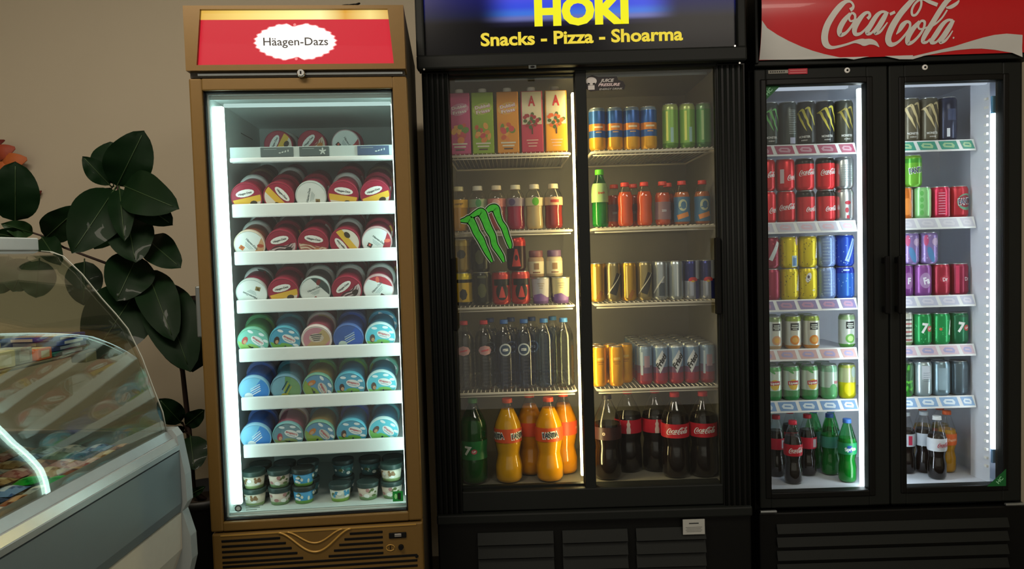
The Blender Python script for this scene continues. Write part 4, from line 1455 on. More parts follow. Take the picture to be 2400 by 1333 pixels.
BT['water_ring'] = water('water_bottle', '2f62a8', L_round('b9c2c4', '27405e', 'S'), liq='3a7ac8')
BT['water_dark'] = water('water_bottle', '1f3f78', L_round('a9b4b8', '1f3450', 'SO'), liq='2868b8')
BT['water_blue'] = water('water_bottle', '3a78b8', None, liq='5a9ad8')
BT['water_clear'] = water('water_bottle', '4a8ad0', None, liq='c4ccb8')
BT['water_red'] = water('water_bottle', 'b82834', lambda mb, R, z: (art_wrap(mb, ellipse2(.024, .017, 0, 0, 8), mat('b88a8c', .4), R, z, 0, 1), art_wrap(mb, rect2(.026, .005, 0, 0, .2), mat('c84a58', .4), R, z, 0, 2)), liq='7a8074')
PS = [(.024, 0), (.029, .003), (.0315, .012), (.0315, .030), (.0300, .050), (.0300, .062), (.0315, .080), (.0315, .104), (.028, .122), (.0165, .136), (.0165, .142)]
for k_, (c_, lc, cap_, art_) in {
    'sm_yellow': ('d89a1c', 'dca82c', 'd8cfa0', L_text(('mango', .030, .008, '8a6a20', 0, .1))),
    'sm_green': ('b08a86', '8fa07c', 'cfcab8', lambda mb, R, z: art_wrap(mb, ellipse2(.010, .014), mat('3f8a4a', .4), R, z, .2, 1)),
    'sm_pink': ('c0504a', 'c87a70', 'd8c8a8', lambda mb, R, z: art_wrap(mb, ellipse2(.014, .012), mat('e0a89a', .4), R, z, 0, 1)),
    'sm_magenta': ('a02040', '8a7a84', 'd8d0b0', lambda mb, R, z: art_wrap(mb, ellipse2(.012, .012), mat('5a4a6a', .4), R, z, -.4, 1)),
    'sm_beige': ('cbb078', 'd0c090', 'd8ceb0', lambda mb, R, z: art_wrap(mb, ellipse2(.012, .014), mat('5fae1c', .4), R, z, 0, 1)),
    'sm_red': ('8c2a20', 'c8a078', 'd8c8a0', lambda mb, R, z: art_wrap(mb, rect2(.030, .010), mat('a03428', .4), R, z, .2, 1)),
}.items():
    BT[k_] = make_bottle('smoothie_bottle', PS, c_, .108, (.080, .108, lc), (cap_, .0175, .016), art_)
PO = [(.020, 0), (.025, .003), (.0275, .012), (.0275, .040), (.0255, .060), (.0275, .085), (.0270, .100), (.020, .125), (.0135, .136), (.0135, .141)]
BT['or_small'] = make_bottle('orange_drink_bottle', PO, 'e4581c', .118, None, ('e8402c', .0150, .014))
BT['or_back'] = make_bottle('orange_drink_bottle', PO, 'c4502c', .112, (.02, .08, '8a6a70'), ('d8402c', .0150, .014), L_text(('250', .016, .008, 'b8b8c0', 0, 0)))
BT['or_blue'] = make_bottle('orange_drink_bottle', PO, 'c06a3a', .112, (.010, .095, '4a7494'), ('d8382c', .0150, .014),
                            lambda mb, R, z: (art_wrap(mb, rect2(.040, .016, 0, -.022, .3), mat('d88a4a', .4), R, z, 0, 1), art_wrap(mb, ellipse2(.015, .020, 0, .014, 16), mat('b4bca0', .4), R, z, 0, 1), art_wrap(mb, ellipse2(.009, .013, .002, .014, 16), mat('4a7494', .4), R, z, 0, 2)))
PG = [(.020, 0), (.026, .003), (.0285, .012), (.0285, .120), (.026, .140), (.016, .168), (.0135, .178), (.0135, .184)]
BT['green_tall'] = make_bottle('lemonade_bottle', PG, '3f9a2c', .085, (.085, .150, '9ab87a'), ('5fc81e', .0155, .018), L_text(('fresh', .024, .009, 'b8603a', 0, .1)), body=M_green_pet)
# half-litre bottles
P05 = [(.022, 0), (.028, .003), (.0310, .012), (.0310, .055), (.0265, .078), (.0265, .084), (.0320, .110), (.0320, .145), (.0275, .165), (.0185, .195), (.0130, .212), (.0130, .218)]
BT['cola05'] = make_bottle('cola_bottle', P05, COLA, .175, (.104, .146, 'c8142c'), ('d82a44', .0150, .014), L_script(.056))
BT['cola05_turn'] = make_bottle('cola_bottle', P05, COLA, .172, (.104, .146, 'b81a34'), ('c41a2c', .0150, .014), lambda mb, R, z: art_wrap(mb, rect2(.016, .030), mat('b8a8b0', .4), R, z, .5, 1))
BT['light05'] = make_bottle('cola_bottle', P05, COLA, .165, (.104, .150, 'c4c9d0'), ('d0d6d8', .0150, .014), L_script(.050, 'b81c3c', .25))
BT['light05_b'] = make_bottle('cola_bottle', P05, COLA, .165, (.104, .150, 'b0b8c0'), ('b4bcc0', .0150, .014), lambda mb, R, z: art_wrap(mb, rect2(.014, .034), mat('a82a44', .4), R, z, .1, 1))


def L_sprite(mb, R, z):
    art_wrap(mb, text_fit('Sprite', .040, .014, 0, 0, .1, .05), mat('dfeef0', .4), R, z, 0, 1)
    art_wrap(mb, rect2(.016, .024), mat('1f4f9a', .4), R, z, -.1, 0)


BT['sprite05'] = make_bottle('lemonade_bottle', P05, '1f9a50', .160, (.104, .146, '1f8f5a'), ('3f78d0', .0150, .014), L_sprite, body=M_green_pet)
BT['sprite05_b'] = make_bottle('lemonade_bottle', P05, '2a8a5a', .150, (.104, .146, '3a8a7a'), ('3a68b8', .0150, .014), L_text(('Sprite', .030, .010, '9ac8c8', .8, 0)), body=M_green_pet)
BT['or05'] = make_bottle('orange_soda_bottle', P05, 'c08a14', .160, (.104, .146, 'e0662a'), ('e4622c', .0150, .014), L_text(('Fanta', .034, .012, 'e8b090', .2, .1)))
BT['or05_b'] = make_bottle('orange_soda_bottle', P05, '9a7a1c', .160, (.104, .146, 'd05c2a'), ('c8502c', .0150, .014), L_text(('Fanta', .030, .010, 'e0a080', -.6, .1)))


for k_ in ('cola15', 'cola15_icon', 'cola15_dark', 'fanta15', 'fanta15_turn', 'fanta15_back', 'seven15'):
    BT[k_].scale = (1.12, 1.12, .93)


# ---- cartons
def make_carton(c, c2, style, cap='efeee6'):
    root = empty('juice_carton')
    w, d, h = .074, .074, .206
    mb = MB()
    mb.bbox(-w / 2, w / 2, -d / 2, d / 2, 0, h, mat(c, .45), .003)
    fy = -d / 2 - .0004
    if style == 'A':
        art_flat(mb, rect2(.066, .11, 0, .148), mat('cfc4a4', .45), fy)
        art_flat(mb, text_fit('A', .024, .036, 0, .172, 0, .03), mat('c02a2c', .45), fy - .0006)
        rr = random.Random(3)
        for k in range(22):
            a, q = rr.uniform(0, 2 * PI), rr.uniform(0, 1) ** .5
            art_flat(mb, ellipse2(.007, .006, .027 * q * math.cos(a), .108 + .026 * q * math.sin(a), 8, a), mat(c2 if k % 3 else '4a5a2c', .45), fy - .0006 - k * .00001)
        art_flat(mb, rect2(.005, .024, 0, .072), mat('5a3a24', .45), fy - .0005)
        for k in range(3):
            art_flat(mb, rect2(.040 - k * .006, .003, 0, .040 - k * .010), mat('d8b4a4', .45), fy - .0005)
    else:
        art_flat(mb, ellipse2(.034, .020, 0, .150, 12, .25), mat(c2, .45), fy)
        art_flat(mb, text_fit('Dubbel', .052, .014, 0, .158, .18, .05), mat('b84a8a', .45), fy - .0004)
        art_flat(mb, text_fit('Dubbel', .050, .011, 0, .158, .18, .02), mat('e8e4dc', .45), fy - .0008)
        art_flat(mb, text_fit('Frisss', .048, .014, .002, .142, .18, .05), mat('b84a8a', .45), fy - .0004)
        art_flat(mb, text_fit('Frisss', .046, .011, .002, .142, .18, .02), mat('e8e4dc', .45), fy - .0008)
        rr = random.Random(len(c2) + ord(c[0]))
        for k in range(12):
            art_flat(mb, ellipse2(rr.uniform(.006, .014), rr.uniform(.005, .012), rr.uniform(-.022, .022), rr.uniform(.045, .095), 10, rr.uniform(0, 3)),
                     mat(rr.choice(['d8803a', 'c85a34', 'e0a048', '6a8a34', 'c84a4a']), .45), fy - .0004 - k * .00002)
        for k in range(3):
            art_flat(mb, rect2(.050 - k * .01, .005, 0, .034 - k * .010), mat('d8d0bc' if k < 2 else '5a4630', .45), fy - .0008)
    mb.build('carton_body', root)
    MB().lathe([(.015, h - .001), (.0145, h + .016), (.013, h + .018)], mat(cap, .4), 20).build('cap', root)
    return root


CT = [make_carton('c04a78', 'c98aa0', 'D'), make_carton('8aa828', 'a8b850', 'D'), make_carton('d8902a', 'd8a850', 'D'), make_carton('b83a50', '9c2c34', 'A'), make_carton('e09a24', 'd8642c', 'A', 'c8c4b4')]


# ---- small pots and jars
def make_jar(c, capc):
    root = empty('dairy_drink_jar')
    MB().lathe([(.024, 0), (.028, .004), (.028, .062), (.022, .072)], mat(c, .5), 24).build('jar_body', root)
    ch_ = [o for o in root.children][0]
    lb_ = MB()
    lb_.lathe([(.0284, .012), (.0284, .055)], mat('cfc4a4', .5), 24, cap=False)
    art_wrap(lb_, rect2(.018, .022), mat('8a6a4a', .5), .0286, .038, 0, 1)
    art_wrap(lb_, rect2(.026, .004), mat('7a4a34', .5), .0286, .017, 0, 1)
    lb_.build('label', root)
    MB().lathe([(.0235, .070), (.0245, .074), (.0245, .090), (.022, .093)], mat(capc, .4), 20).build('cap', root)
    return root


def make_pot(c):
    root = empty('yoghurt_pot')
    mb = MB()
    mb.lathe([(.026, 0, mat('6a4a8a', .5)), (.028, .022, mat(c, .5)), (.031, .085, mat(c, .5)), (.032, .088, mat(c, .5))], mat(c, .5), 24)
    art_wrap(mb, poly2([(-.03, -.02), (.03, -.02), (.03, -.012), (.0, .006), (-.03, .0)]), mat('7a5a98', .5), rz([(.026, 0), (.028, .022), (.031, .085)]), .030, 0, 1)
    for k in range(3):
        art_wrap(mb, rect2(.024 - k * .006, .003), mat('a09480', .5), rz([(.026, 0), (.028, .022), (.031, .085)]), .070 - k * .008, 0, 1)
    mb.build('pot_body', root)
    MB().lathe([(.0325, .087), (.0325, .090), (.030, .0905)], M_alu, 24).build('lid', root)
    return root


JR = [make_jar('a88a6a', '7a4a4c'), make_jar('b8a888', '6a5070')]
PT = [make_pot('b8b4b8'), make_pot('d4c898')]


LIMS = {'behind left door of red-topped cooler': (-.377, -.006), 'behind right door of red-topped cooler': (.046, .4065), 'left half, middle cooler': (-.4575, -.012), 'right half, middle cooler': (.012, .4575)}


def radius(o):
    return max(max(abs(v.co.x) for v in ch.data.vertices) for ch in o.children) * o.scale.x


def put_rows(frame, where, shelf, z, items, group, y0, dy=.07, lift=.0, upword='upper', ref=None):
    """items: list of (proto, px, description, level, row). Position words count within a level and row from the left."""
    keyed = {}
    for it in items:
        keyed.setdefault((it[3], it[4]), []).append(it)
    lim = LIMS.get(where, LIMS['right half, middle cooler'])
    for (lv, rw), its in keyed.items():
        its.sort(key=lambda q: q[1])
        xs = [frame.loc(q[1], ref if ref else 600, y0)[0] for q in its]
        rs = [radius(q[0]) for q in its]
        for _ in range(60):          # neighbours on a shelf may touch but not run into each other
            for i in range(len(xs) - 1):
                g = rs[i] + rs[i + 1] + .0008 - (xs[i + 1] - xs[i])
                if g > 0:
                    xs[i] -= g / 2
                    xs[i + 1] += g / 2
            for i in range(len(xs)):
                xs[i] = min(max(xs[i], lim[0] + rs[i]), lim[1] - rs[i])
        for i, (proto, px, desc, _, _) in enumerate(its):
            y = y0 + dy * rw
            x = xs[i]
            o_ = ORD[i] if i < len(its) - 1 or len(its) < 3 else 'rightmost'
            if len(its) == 1:
                o_ = ''
            words = [desc + ',' if o_ else desc, o_]
            if lift and len({k[0] for k in keyed}) > 1:
                words.append(upword if lv else 'lower')
            if rw:
                words.append(['', 'second row', 'third row', 'fourth row', 'fifth row', 'sixth row'][rw])
            words.append(shelf)
            words.append(where)
            lbl = clean(' '.join(w for w in words if w))
            place(proto, frame, x, y, z + lift * lv, lbl, proto.name.split('.')[0].replace('_', ' ').split(' ')[-1], group, random.uniform(-.12, .12))


def I(k, px, d, lv=0, rw=0, src=None):
    return ((src or K)[k] if isinstance(k, str) else k, px, d, lv, rw)


# right cooler, left door
W1 = 'behind left door of red-topped cooler'
put_rows(CC, W1, 'top shelf', CC_Z[0] + .0005, [I('mon_green', 1817, 'dark can with green claw'), I('mon_back', 1855, 'dark can with pale text'), I('mon_yellow', 1893, 'black can with turned claw'),
         I('mon_front', 1937, 'black can with yellow claw'), I('mon_gold', 1983, 'dark can with tan claw')], 'energy cans on top shelf of the right cooler', .168, ref=300)
it = []
for px, a, b, da, db in ((1795, 'cola_b', 'cola', 'bright red cola can', 'red cola can'), (1840, 'cola', 'cola_b', 'deep red cola can', 'red cola can'), (1886, 'zero_b', 'zero', 'black-topped red can', 'black-topped red can'),
                         (1934, 'zero_b', 'zero', 'black-topped red can', 'black-topped red can'), (1980, 'light_b', 'light', 'silver can', 'silver can')):
    it += [I(a, px + 1, da, 0), I(b, px, db, 1)]
put_rows(CC, W1, 'second shelf', CC_Z[1] + .0005, it, 'cola cans on second shelf of the right cooler', .168, lift=H33 + .0005, ref=450)
it = []
for px, a, b, da in ((1806, 'cherry_p', 'cherry', 'cherry red can'), (1853, 'yellow_b', 'yellow', 'yellow can'), (1900, 'yellow_c', 'yellow_b', 'yellow can'), (1945, 'pale_blue', 'pale_blue', 'pale blue can'),
                     (1988, 'blue_p', 'blue', 'blue can')):
    it += [I(a, px, da, 0), I(b, px, da, 1)]
put_rows(CC, W1, 'third shelf', CC_Z[2] + .0005, it, 'soda cans on third shelf of the right cooler', .168, lift=H33 + .0005, ref=630)
it = [I('green', 2012, 'green can', 0), I('green', 2012, 'green can', 1)]
put_rows(CC, W1, 'beside light strip, third shelf', CC_Z[2] + .0005, it, 'green cans on third shelf of the right cooler', .238, lift=H33 + .0005, ref=630)
put_rows(CC, W1, 'fourth shelf', CC_Z[3] + .0005, [I('juice_p', 1813, 'peach juice can'), I('juice_o', 1858, 'orange juice can'), I('juice_o', 1901, 'orange juice can'), I('juice_g', 1985, 'green juice can'),
         I('juice_p', 1818, 'peach juice can', 0, 1), I('juice_o', 1862, 'orange juice can', 0, 1), I('juice_o', 1903, 'orange juice can', 0, 1)], 'juice cans on fourth shelf of the right cooler', .165, .062, ref=780)
put_rows(CC, W1, 'fifth shelf', CC_Z[4] + .0005, [I('tea', 1812, 'iced tea can'), I('tea', 1854, 'iced tea can'), I('tea', 1897, 'iced tea can'), I('tea_g', 1942, 'pale green can'), I('tea_y', 1986, 'yellow-green can'),
         I('tea', 1816, 'iced tea can', 0, 1), I('tea', 1858, 'iced tea can', 0, 1), I('tea', 1900, 'iced tea can', 0, 1), I('tea_g', 1944, 'pale green can', 0, 1)], 'iced tea cans on fifth shelf of the right cooler', .165, .064, ref=900)
ZF = .4475
put_rows(CC, W1, 'floor shelf', ZF, [I('cola05', 1859, 'red-capped cola bottle', 0, 0, BT), I('sprite05', 1986, 'blue-capped green bottle', 0, 0, BT)], 'front bottles at the foot of the right cooler', .125, .0, ref=1100)
put_rows(CC, W1, 'floor shelf behind front bottles', ZF, [I('cola05_turn', 1820, 'cola bottle', 0, 0, BT), I('cola05_turn', 1893, 'cola bottle', 0, 0, BT), I('sprite05_b', 1945, 'green bottle', 0, 0, BT)],
         'rear bottles at the foot of the right cooler', .215, ref=1080)
put_rows(CC, W1, 'back of floor shelf', ZF, [I('cola05_turn', 1852, 'cola bottle', 0, 0, BT), I('sprite05_b', 1925, 'green bottle', 0, 0, BT), I('sprite05_b', 1975, 'green bottle', 0, 0, BT)],
         'rear bottles at the foot of the right cooler', .300, ref=1060)
# right cooler, right door
W2 = 'behind right door of red-topped cooler'
put_rows(CC, W2, 'top shelf', CC_Z[0] + .0005, [I('mon_cream', 2137, 'dark can with cream claw'), I('mon_cream', 2176, 'dark can with cream claw'), I('navy', 2212, 'navy can')], 'energy cans on top shelf of the right cooler', .168, ref=290)
put_rows(CC, W2, 'end of top shelf', CC_Z[0] + .0005, [I('dark_rock', 2228, 'dark can with yellow patches')], 'energy cans on top shelf of the right cooler', .27, ref=290)
put_rows(CC, W2, 'second shelf', CC_Z[1] + .0005, [I('fanta_orange', 2132, 'orange can'), I('apple', 2168, 'apple green can'), I('red_back', 2208, 'crimson can'), I('fanta_red', 2254, 'red fruit soda can'),
         I('fanta_green', 2137, 'green and orange can', 1)], 'fruit soda cans on second shelf of the right cooler', .168, lift=H33 + .0005, ref=480)
put_rows(CC, W2, 'third shelf', CC_Z[2] + .0005, [I('purple', 2130, 'purple can'), I('grape', 2173, 'purple can'), I('pepper', 2213, 'dark red can'), I('pepper_d', 2257, 'dark red can'),
         I('lilac', 2133, 'lilac can', 1), I('lilac', 2171, 'lilac can', 1)], 'fruit soda cans on third shelf of the right cooler', .168, lift=H33 + .0005, ref=650)
put_rows(CC, W2, 'fourth shelf', CC_Z[3] + .0005, [I('juice_w', 2129, 'white juice can'), I('seven', 2168, 'green lemonade can'), I('seven_s', 2212, 'green lemonade can'), I('seven_d', 2256, 'dark green can'),
         I('cola', 2136, 'red can', 0, 1)], 'cans on fourth shelf of the right cooler', .168, ref=780)
put_rows(CC, W2, 'fifth shelf', CC_Z[4] + .0005, [I('leafy', 2127, 'leafy green can'), I('clear', 2170, 'silver can'), I('bluegrey', 2214, 'grey-blue can'), I('slate', 2257, 'slate grey can'),
         I('slate', 2176, 'slate grey can', 0, 1), I('slate', 2216, 'slate grey can', 0, 1)], 'cans on fifth shelf of the right cooler', .168, ref=890)
put_rows(CC, W2, 'front of floor shelf', ZF, [I('light05', 2196, 'silver-labelled cola bottle', 0, 0, BT)], 'front bottles at the foot of the right cooler', .130, ref=1100)
put_rows(CC, W2, 'floor shelf', ZF, [I('light05_b', 2126, 'cola bottle', 0, 0, BT), I('light05_b', 2163, 'cola bottle', 0, 0, BT), I('or05', 2219, 'orange soda bottle', 0, 0, BT)], 'middle bottles at the foot of the right cooler', .205, ref=1080)
put_rows(CC, W2, 'back of floor shelf', ZF, [I('or05_b', 2190, 'orange soda bottle', 0, 0, BT), I('or05_b', 2234, 'orange soda bottle', 0, 0, BT)], 'rear bottles at the foot of the right cooler', .285, ref=1060)

# middle cooler, left side
W3 = 'left half, middle cooler'
for i, (px, d_) in enumerate(((1078, 'pink juice carton'), (1132, 'lime green juice carton'), (1190, 'orange juice carton with white lettering'), (1246, 'cherry red juice carton with letter A'), (1302, 'golden juice carton with letter A'))):
    x = HK.loc(px, 280, .150)[0]
    place(CT[i], HK, x, .150, HK_Z[0] + .0005, clean(d_ + ' on the top shelf of the middle cooler'), 'carton', 'juice cartons on the top shelf', 0.0)
put_rows(HK, W3, 'second shelf', HK_Z[1] + .0005, [I('sm_yellow', 1076, 'yellow smoothie bottle', 0, 0, BT), I('sm_green', 1113, 'pale green smoothie bottle', 0, 0, BT), I('sm_pink', 1157, 'pink smoothie bottle', 0, 0, BT),
         I('sm_magenta', 1201, 'magenta smoothie bottle', 0, 0, BT), I('sm_beige', 1244, 'cream smoothie bottle', 0, 0, BT), I('sm_red', 1290, 'brownish red smoothie bottle', 0, 0, BT)], 'smoothie bottles on the second shelf', .150, ref=480)
put_rows(HK, W3, 'third shelf', HK_Z[2] + .0005, [I('en_yellow', 1088, 'yellow and black can'), I('en_olive', 1127, 'olive black can'), I('en_red', 1174, 'red and black can'), I('en_red', 1220, 'red and black can'),
         I('en_gold', 1086, 'gold can', 1), I('en_olive', 1124, 'olive black can', 1), I('en_redtall', 1212, 'red and black can', 1)], 'small energy cans on the third shelf', .152, lift=H33 + .0005, ref=660)
zp = HK_Z[2] + .0005
for i, (px, pr, d_) in enumerate(((1267, PT[0], 'white and purple yoghurt pot beside the red energy cans'), (1314, PT[1], 'cream yoghurt pot at the right end of its shelf'))):
    place(pr, HK, HK.loc(px, 670, .150)[0], .150, zp, clean(d_ + ', middle cooler'), 'pot', 'yoghurt pots on the third shelf')
for i, (px, pr, d_) in enumerate(((1270, PT[0], 'yoghurt pot in the second row behind the white one'), (1312, PT[1], 'yoghurt pot in the second row behind the cream one'))):
    place(pr, HK, HK.loc(px, 670, .150)[0], .220, zp, clean(d_ + ', middle cooler'), 'pot', 'yoghurt pots on the third shelf')
for i, (px, jr, d_) in enumerate(((1256, JR[0], 'small brownish jar with dark cap'), (1299, JR[1], 'small cream jar with purple cap'))):
    place(jr, HK, HK.loc(px, 600, .165)[0], .168, zp + .0912, clean(d_ + ' on top of a yoghurt pot'), 'jar', 'jars stacked on the yoghurt pots')
put_rows(HK, W3, 'fourth shelf', HK_Z[3] + .0005, [I('water_red', 1088, 'red-capped water bottle', 0, 0, BT), I('water_red', 1124, 'red-capped water bottle', 0, 0, BT), I('water_ring', 1172, 'blue-capped water bottle', 0, 0, BT),
         I('water_ring', 1220, 'blue-capped water bottle', 0, 0, BT), I('water_blue', 1272, 'blue-capped water bottle', 0, 0, BT), I('water_clear', 1322, 'clear water bottle', 0, 0, BT),
         I('water_dark', 1150, 'dark water bottle', 0, 1, BT), I('water_dark', 1200, 'dark water bottle', 0, 1, BT), I('water_dark', 1250, 'dark water bottle', 0, 1, BT), I('water_blue', 1300, 'blue-capped water bottle', 0, 1, BT)],
         'water bottles on the fourth shelf', .152, .075, ref=840)
put_rows(HK, W3, 'floor', .5075, [I('seven15', 1110, 'large green lemonade bottle', 0, 0, BT), I('fanta15_turn', 1191, 'large orange soda bottle', 0, 0, BT), I('fanta15', 1287, 'large orange soda bottle', 0, 0, BT)],
         'large bottles on the floor of the middle cooler', .160, ref=1030)
put_rows(HK, W3, 'floor behind front bottles', .5075, [I('fanta15_back', 1243, 'large orange soda bottle', 0, 0, BT), I('fanta15_back', 1322, 'large orange soda bottle', 0, 0, BT)],
         'large bottles on the floor of the middle cooler', .242, ref=1030)
# middle cooler, right side
W4 = 'right half, middle cooler'
put_rows(HK, W4, 'top shelf', HK_Z[0] + .0005, [I('bo', 1403, 'blue and orange can'), I('bo', 1440, 'blue and orange can'), I('bo', 1479, 'blue and orange can'), I('bo', 1517, 'blue and orange can'),
         I('lime', 1571, 'lime green can'), I('lime', 1612, 'lime green can'), I('lime_d', 1647, 'faded green can')], 'cans on the top shelf, right half', .150, ref=300)
put_rows(HK, W4, 'second shelf', HK_Z[1] + .0005, [I('green_tall', 1406, 'tall green bottle', 0, 0, BT), I('or_small', 1465, 'orange drink bottle', 0, 0, BT), I('or_small', 1510, 'orange drink bottle', 0, 0, BT),
         I('or_back', 1553, 'orange drink bottle', 0, 0, BT), I('or_blue', 1598, 'blue-labelled orange drink bottle', 0, 0, BT), I('or_blue', 1646, 'blue-labelled orange drink bottle', 0, 0, BT),
         I('or_back', 1446, 'orange drink bottle', 0, 1, BT), I('or_back', 1492, 'orange drink bottle', 0, 1, BT), I('or_back', 1575, 'orange drink bottle', 0, 1, BT)], 'orange drink bottles on the second shelf', .150, .07, ref=470)
it = []
for i, (k, d_) in enumerate((('slim_gold', 'gold slim can'), ('slim_dark', 'gold and black slim can'), ('slim_gold', 'gold slim can'), ('slim_dark', 'gold and black slim can'), ('slim_silver', 'silver and grey slim can'),
                             ('slim_plain', 'plain silver slim can'), ('slim_blue', 'blue and silver slim can'), ('slim_blue', 'blue and silver slim can'))):
    px = 1400 + i * 36.8
    it.append(I(k, px, d_, 0, 0))
    it.append(I(['slim_gold', 'slim_dark', 'slim_gold', 'slim_dark', 'slim_plain', 'slim_plain', 'slim_blue', 'slim_blue'][i], px + 25 if i < 7 else px + 14, d_, 0, 1))
put_rows(HK, W4, 'third shelf', HK_Z[2] + .0005, it, 'slim energy cans on the third shelf', .145, .058, ref=660)
it = [I('slim_yellow', 1404, 'yellow slim can'), I('slim_yellow', 1444, 'yellow slim can')]
put_rows(HK, W4, 'front of fourth shelf', HK_Z[3] + .0005, it, 'yellow slim cans on the fourth shelf', .145, .058, ref=860)
it = [I('slim_yellow', 1389, 'yellow slim can'), I('slim_yellow', 1426, 'yellow slim can'), I('slim_yellow', 1463, 'yellow slim can')]
put_rows(HK, W4, 'behind front pair, fourth shelf', HK_Z[3] + .0005, it, 'yellow slim cans on the fourth shelf', .203, .058, ref=860)
it = []
for r_ in range(6):
    for c_ in range(5 if r_ < 5 else 4):
        it.append(I('slim_side' if (c_ in (0, 4) and r_ == 0) else 'slim_first', 1511 + c_ * 36.6, 'blue and red slim can', 0, r_))
put_rows(HK, 'fourth shelf', '', HK_Z[3] + .0005, it, 'blue and red slim cans packed six rows deep', .160, .0565, ref=860)
put_rows(HK, W4, 'floor', .5075, [I('cola15_dark', 1424, 'large cola bottle without red label', 0, 0, BT), I('cola15', 1590, 'large cola bottle', 0, 0, BT), I('cola15', 1646, 'large cola bottle', 0, 0, BT)],
         'large bottles on the floor of the middle cooler', .160, ref=1030)
put_rows(HK, W4, 'floor behind front bottles', .5075, [I('cola15_icon', 1479, 'large cola bottle', 0, 0, BT), I('cola15_icon', 1530, 'large cola bottle', 0, 0, BT)], 'large bottles on the floor of the middle cooler', .242, ref=1030)

# ---- ice cream tubs
TR, TH = .0455, .096


def tub(body, rim, art):
    root = empty('ice_cream_tub')
    MB().lathe([(.036, 0), (.037, .002, mat(body, .5)), (.0435, .080, mat(body, .5)), (.0435, .083)], mat(body, .5, var=.15, scale=60), 32).build('tub_body', root)
    lid = MB()
    lid.lathe([(TR * .985, .080), (TR, .081), (TR, TH - .001), (TR * .985, TH), (TR * .95, TH), (TR * .94, TH - .0010), (.0001, TH - .0010)], mat(rim, .4), 36)
    z = TH - .0007
    RR = TR * .935

    def lay(sh, c, k):
        lid.add([(u, v, z + k * .00018) for u, v in sh[0]], sh[1], mat(c, .45))
    art(lay, RR)
    lid.build('lid', root)
    return root


def hd_lid(base, band, low, blob=None, swirl=None):
    def f(lay, R):
        lay(segment2(R, -R * .999, R * .999), base, 0)
        if low:
            lay(segment2(R * .97, -R * .96, -R * .15), low, 1)
        if band:
            lay(segment2(R * .97, -R * .42, R * .02), band, 2)
        if swirl:
            for k in range(3):
                lay(xf(ribbon2([(-.038, -.004 - k * .009, .001), (-.015, .002 - k * .009, .004), (.012, -.006 - k * .009, .004), (.032, .002 - k * .007, .001)], 4), 0, -.004), swirl, 3)
        if blob:
            lay(ellipse2(.011, .008, .015, -.020, 9), blob, 4)
        lay(ellipse2(.0265, .0105, 0, .0145, 40, 0, .05, 16), 'f2f4f0', 5)
        lay(text_fit('Häagen-Dazs', .040, .0062, 0, .0142, 0, .03), '24302f', 6)
    return f


def white_lid(c1, c2, side=None):
    def f(lay, R):
        lay(segment2(R, -R * .999, R * .999), 'e4ecea', 0)
        if side:
            lay(segment2(R * .99, R * .50, R * .98, -1.2), side, 1)
            lay(ellipse2(.010, .006, .022, .022, 8, .8), c2, 2)
        lay(rect2(.014, .013, -.010, -.022, .2), c1, 2)
        lay(rect2(.006, .007, -.011, -.021, .5), c2, 3)
        lay(text_fit('Häagen-Dazs', .044, .0065, .002, .008, 0, .02), '4a5f5e', 2)
        for k in range(3):
            lay(rect2(.030 - k * .006, .0016, 0, -.001 - k * .0038), '9fb4b4', 2)
    return f


def farm_lid(sky, hill, cart='e8f0f0', cow='3a2a24', rim=None, text='c03a4a', dots_='e8f4f8'):
    def f(lay, R):
        lay(segment2(R, -R * .999, R * .999), sky, 0)
        lay(segment2(R, -R * .999, -R * .38), hill, 1)
        lay(ellipse2(.020, .008, .010, -.014, 14), hill, 1)
        for x, y in ((-.02, .028), (.012, .034), (.032, .020), (.034, -.004)):
            lay(ellipse2(.009, .0045, x, y, 10), dots_, 2)
        lay(ellipse2(.021, .0125, .010, .010, 20, -.2), cart, 3)
        lay(text_fit("BEN&JERRY'S", .034, .0062, .010, .0115, -.2, .03), text, 4)
        lay(rect2(.024, .0018, .009, .004, -.2), '8a9aa8', 4)
        lay(ellipse2(.008, .014, -.023, -.006, 9), cow, 3)
        lay(ellipse2(.005, .007, -.021, -.010, 7), 'c8a078', 4)
        lay(ellipse2(.003, .004, .006, -.018, 6), '14304a', 4)
    return f


def plain_lid(base, a, b, c='e8f0f4'):
    def f(lay, R):
        lay(segment2(R, -R * .999, R * .999), base, 0)
        lay(segment2(R, -R * .999, R * .1, .9), a, 1)
        lay(ellipse2(.013, .013, -.018, -.020, 14), c, 2)
        for k in range(4):
            lay(rect2(.034, .003, .004, .012 - k * .007, .5), c if k % 2 else b, 3)
    return f


def pink_lid(lay, R):
    lay(segment2(R, -R * .999, R * .999), 'e8e0d8', 0)
    lay(segment2(R * .93, -R * .92, R * .92), 'c88a98', 1)
    lay(segment2(R * .92, -R * .7, R * .2, .8), 'c0a878', 2)
    lay(ellipse2(.022, .015, 0, .006, 12), 'd0c4b4', 3)
    for k in range(4):
        lay(rect2(.034 - k * .005, .0028, 0, .016 - k * .006, .1), '3a4448', 4)


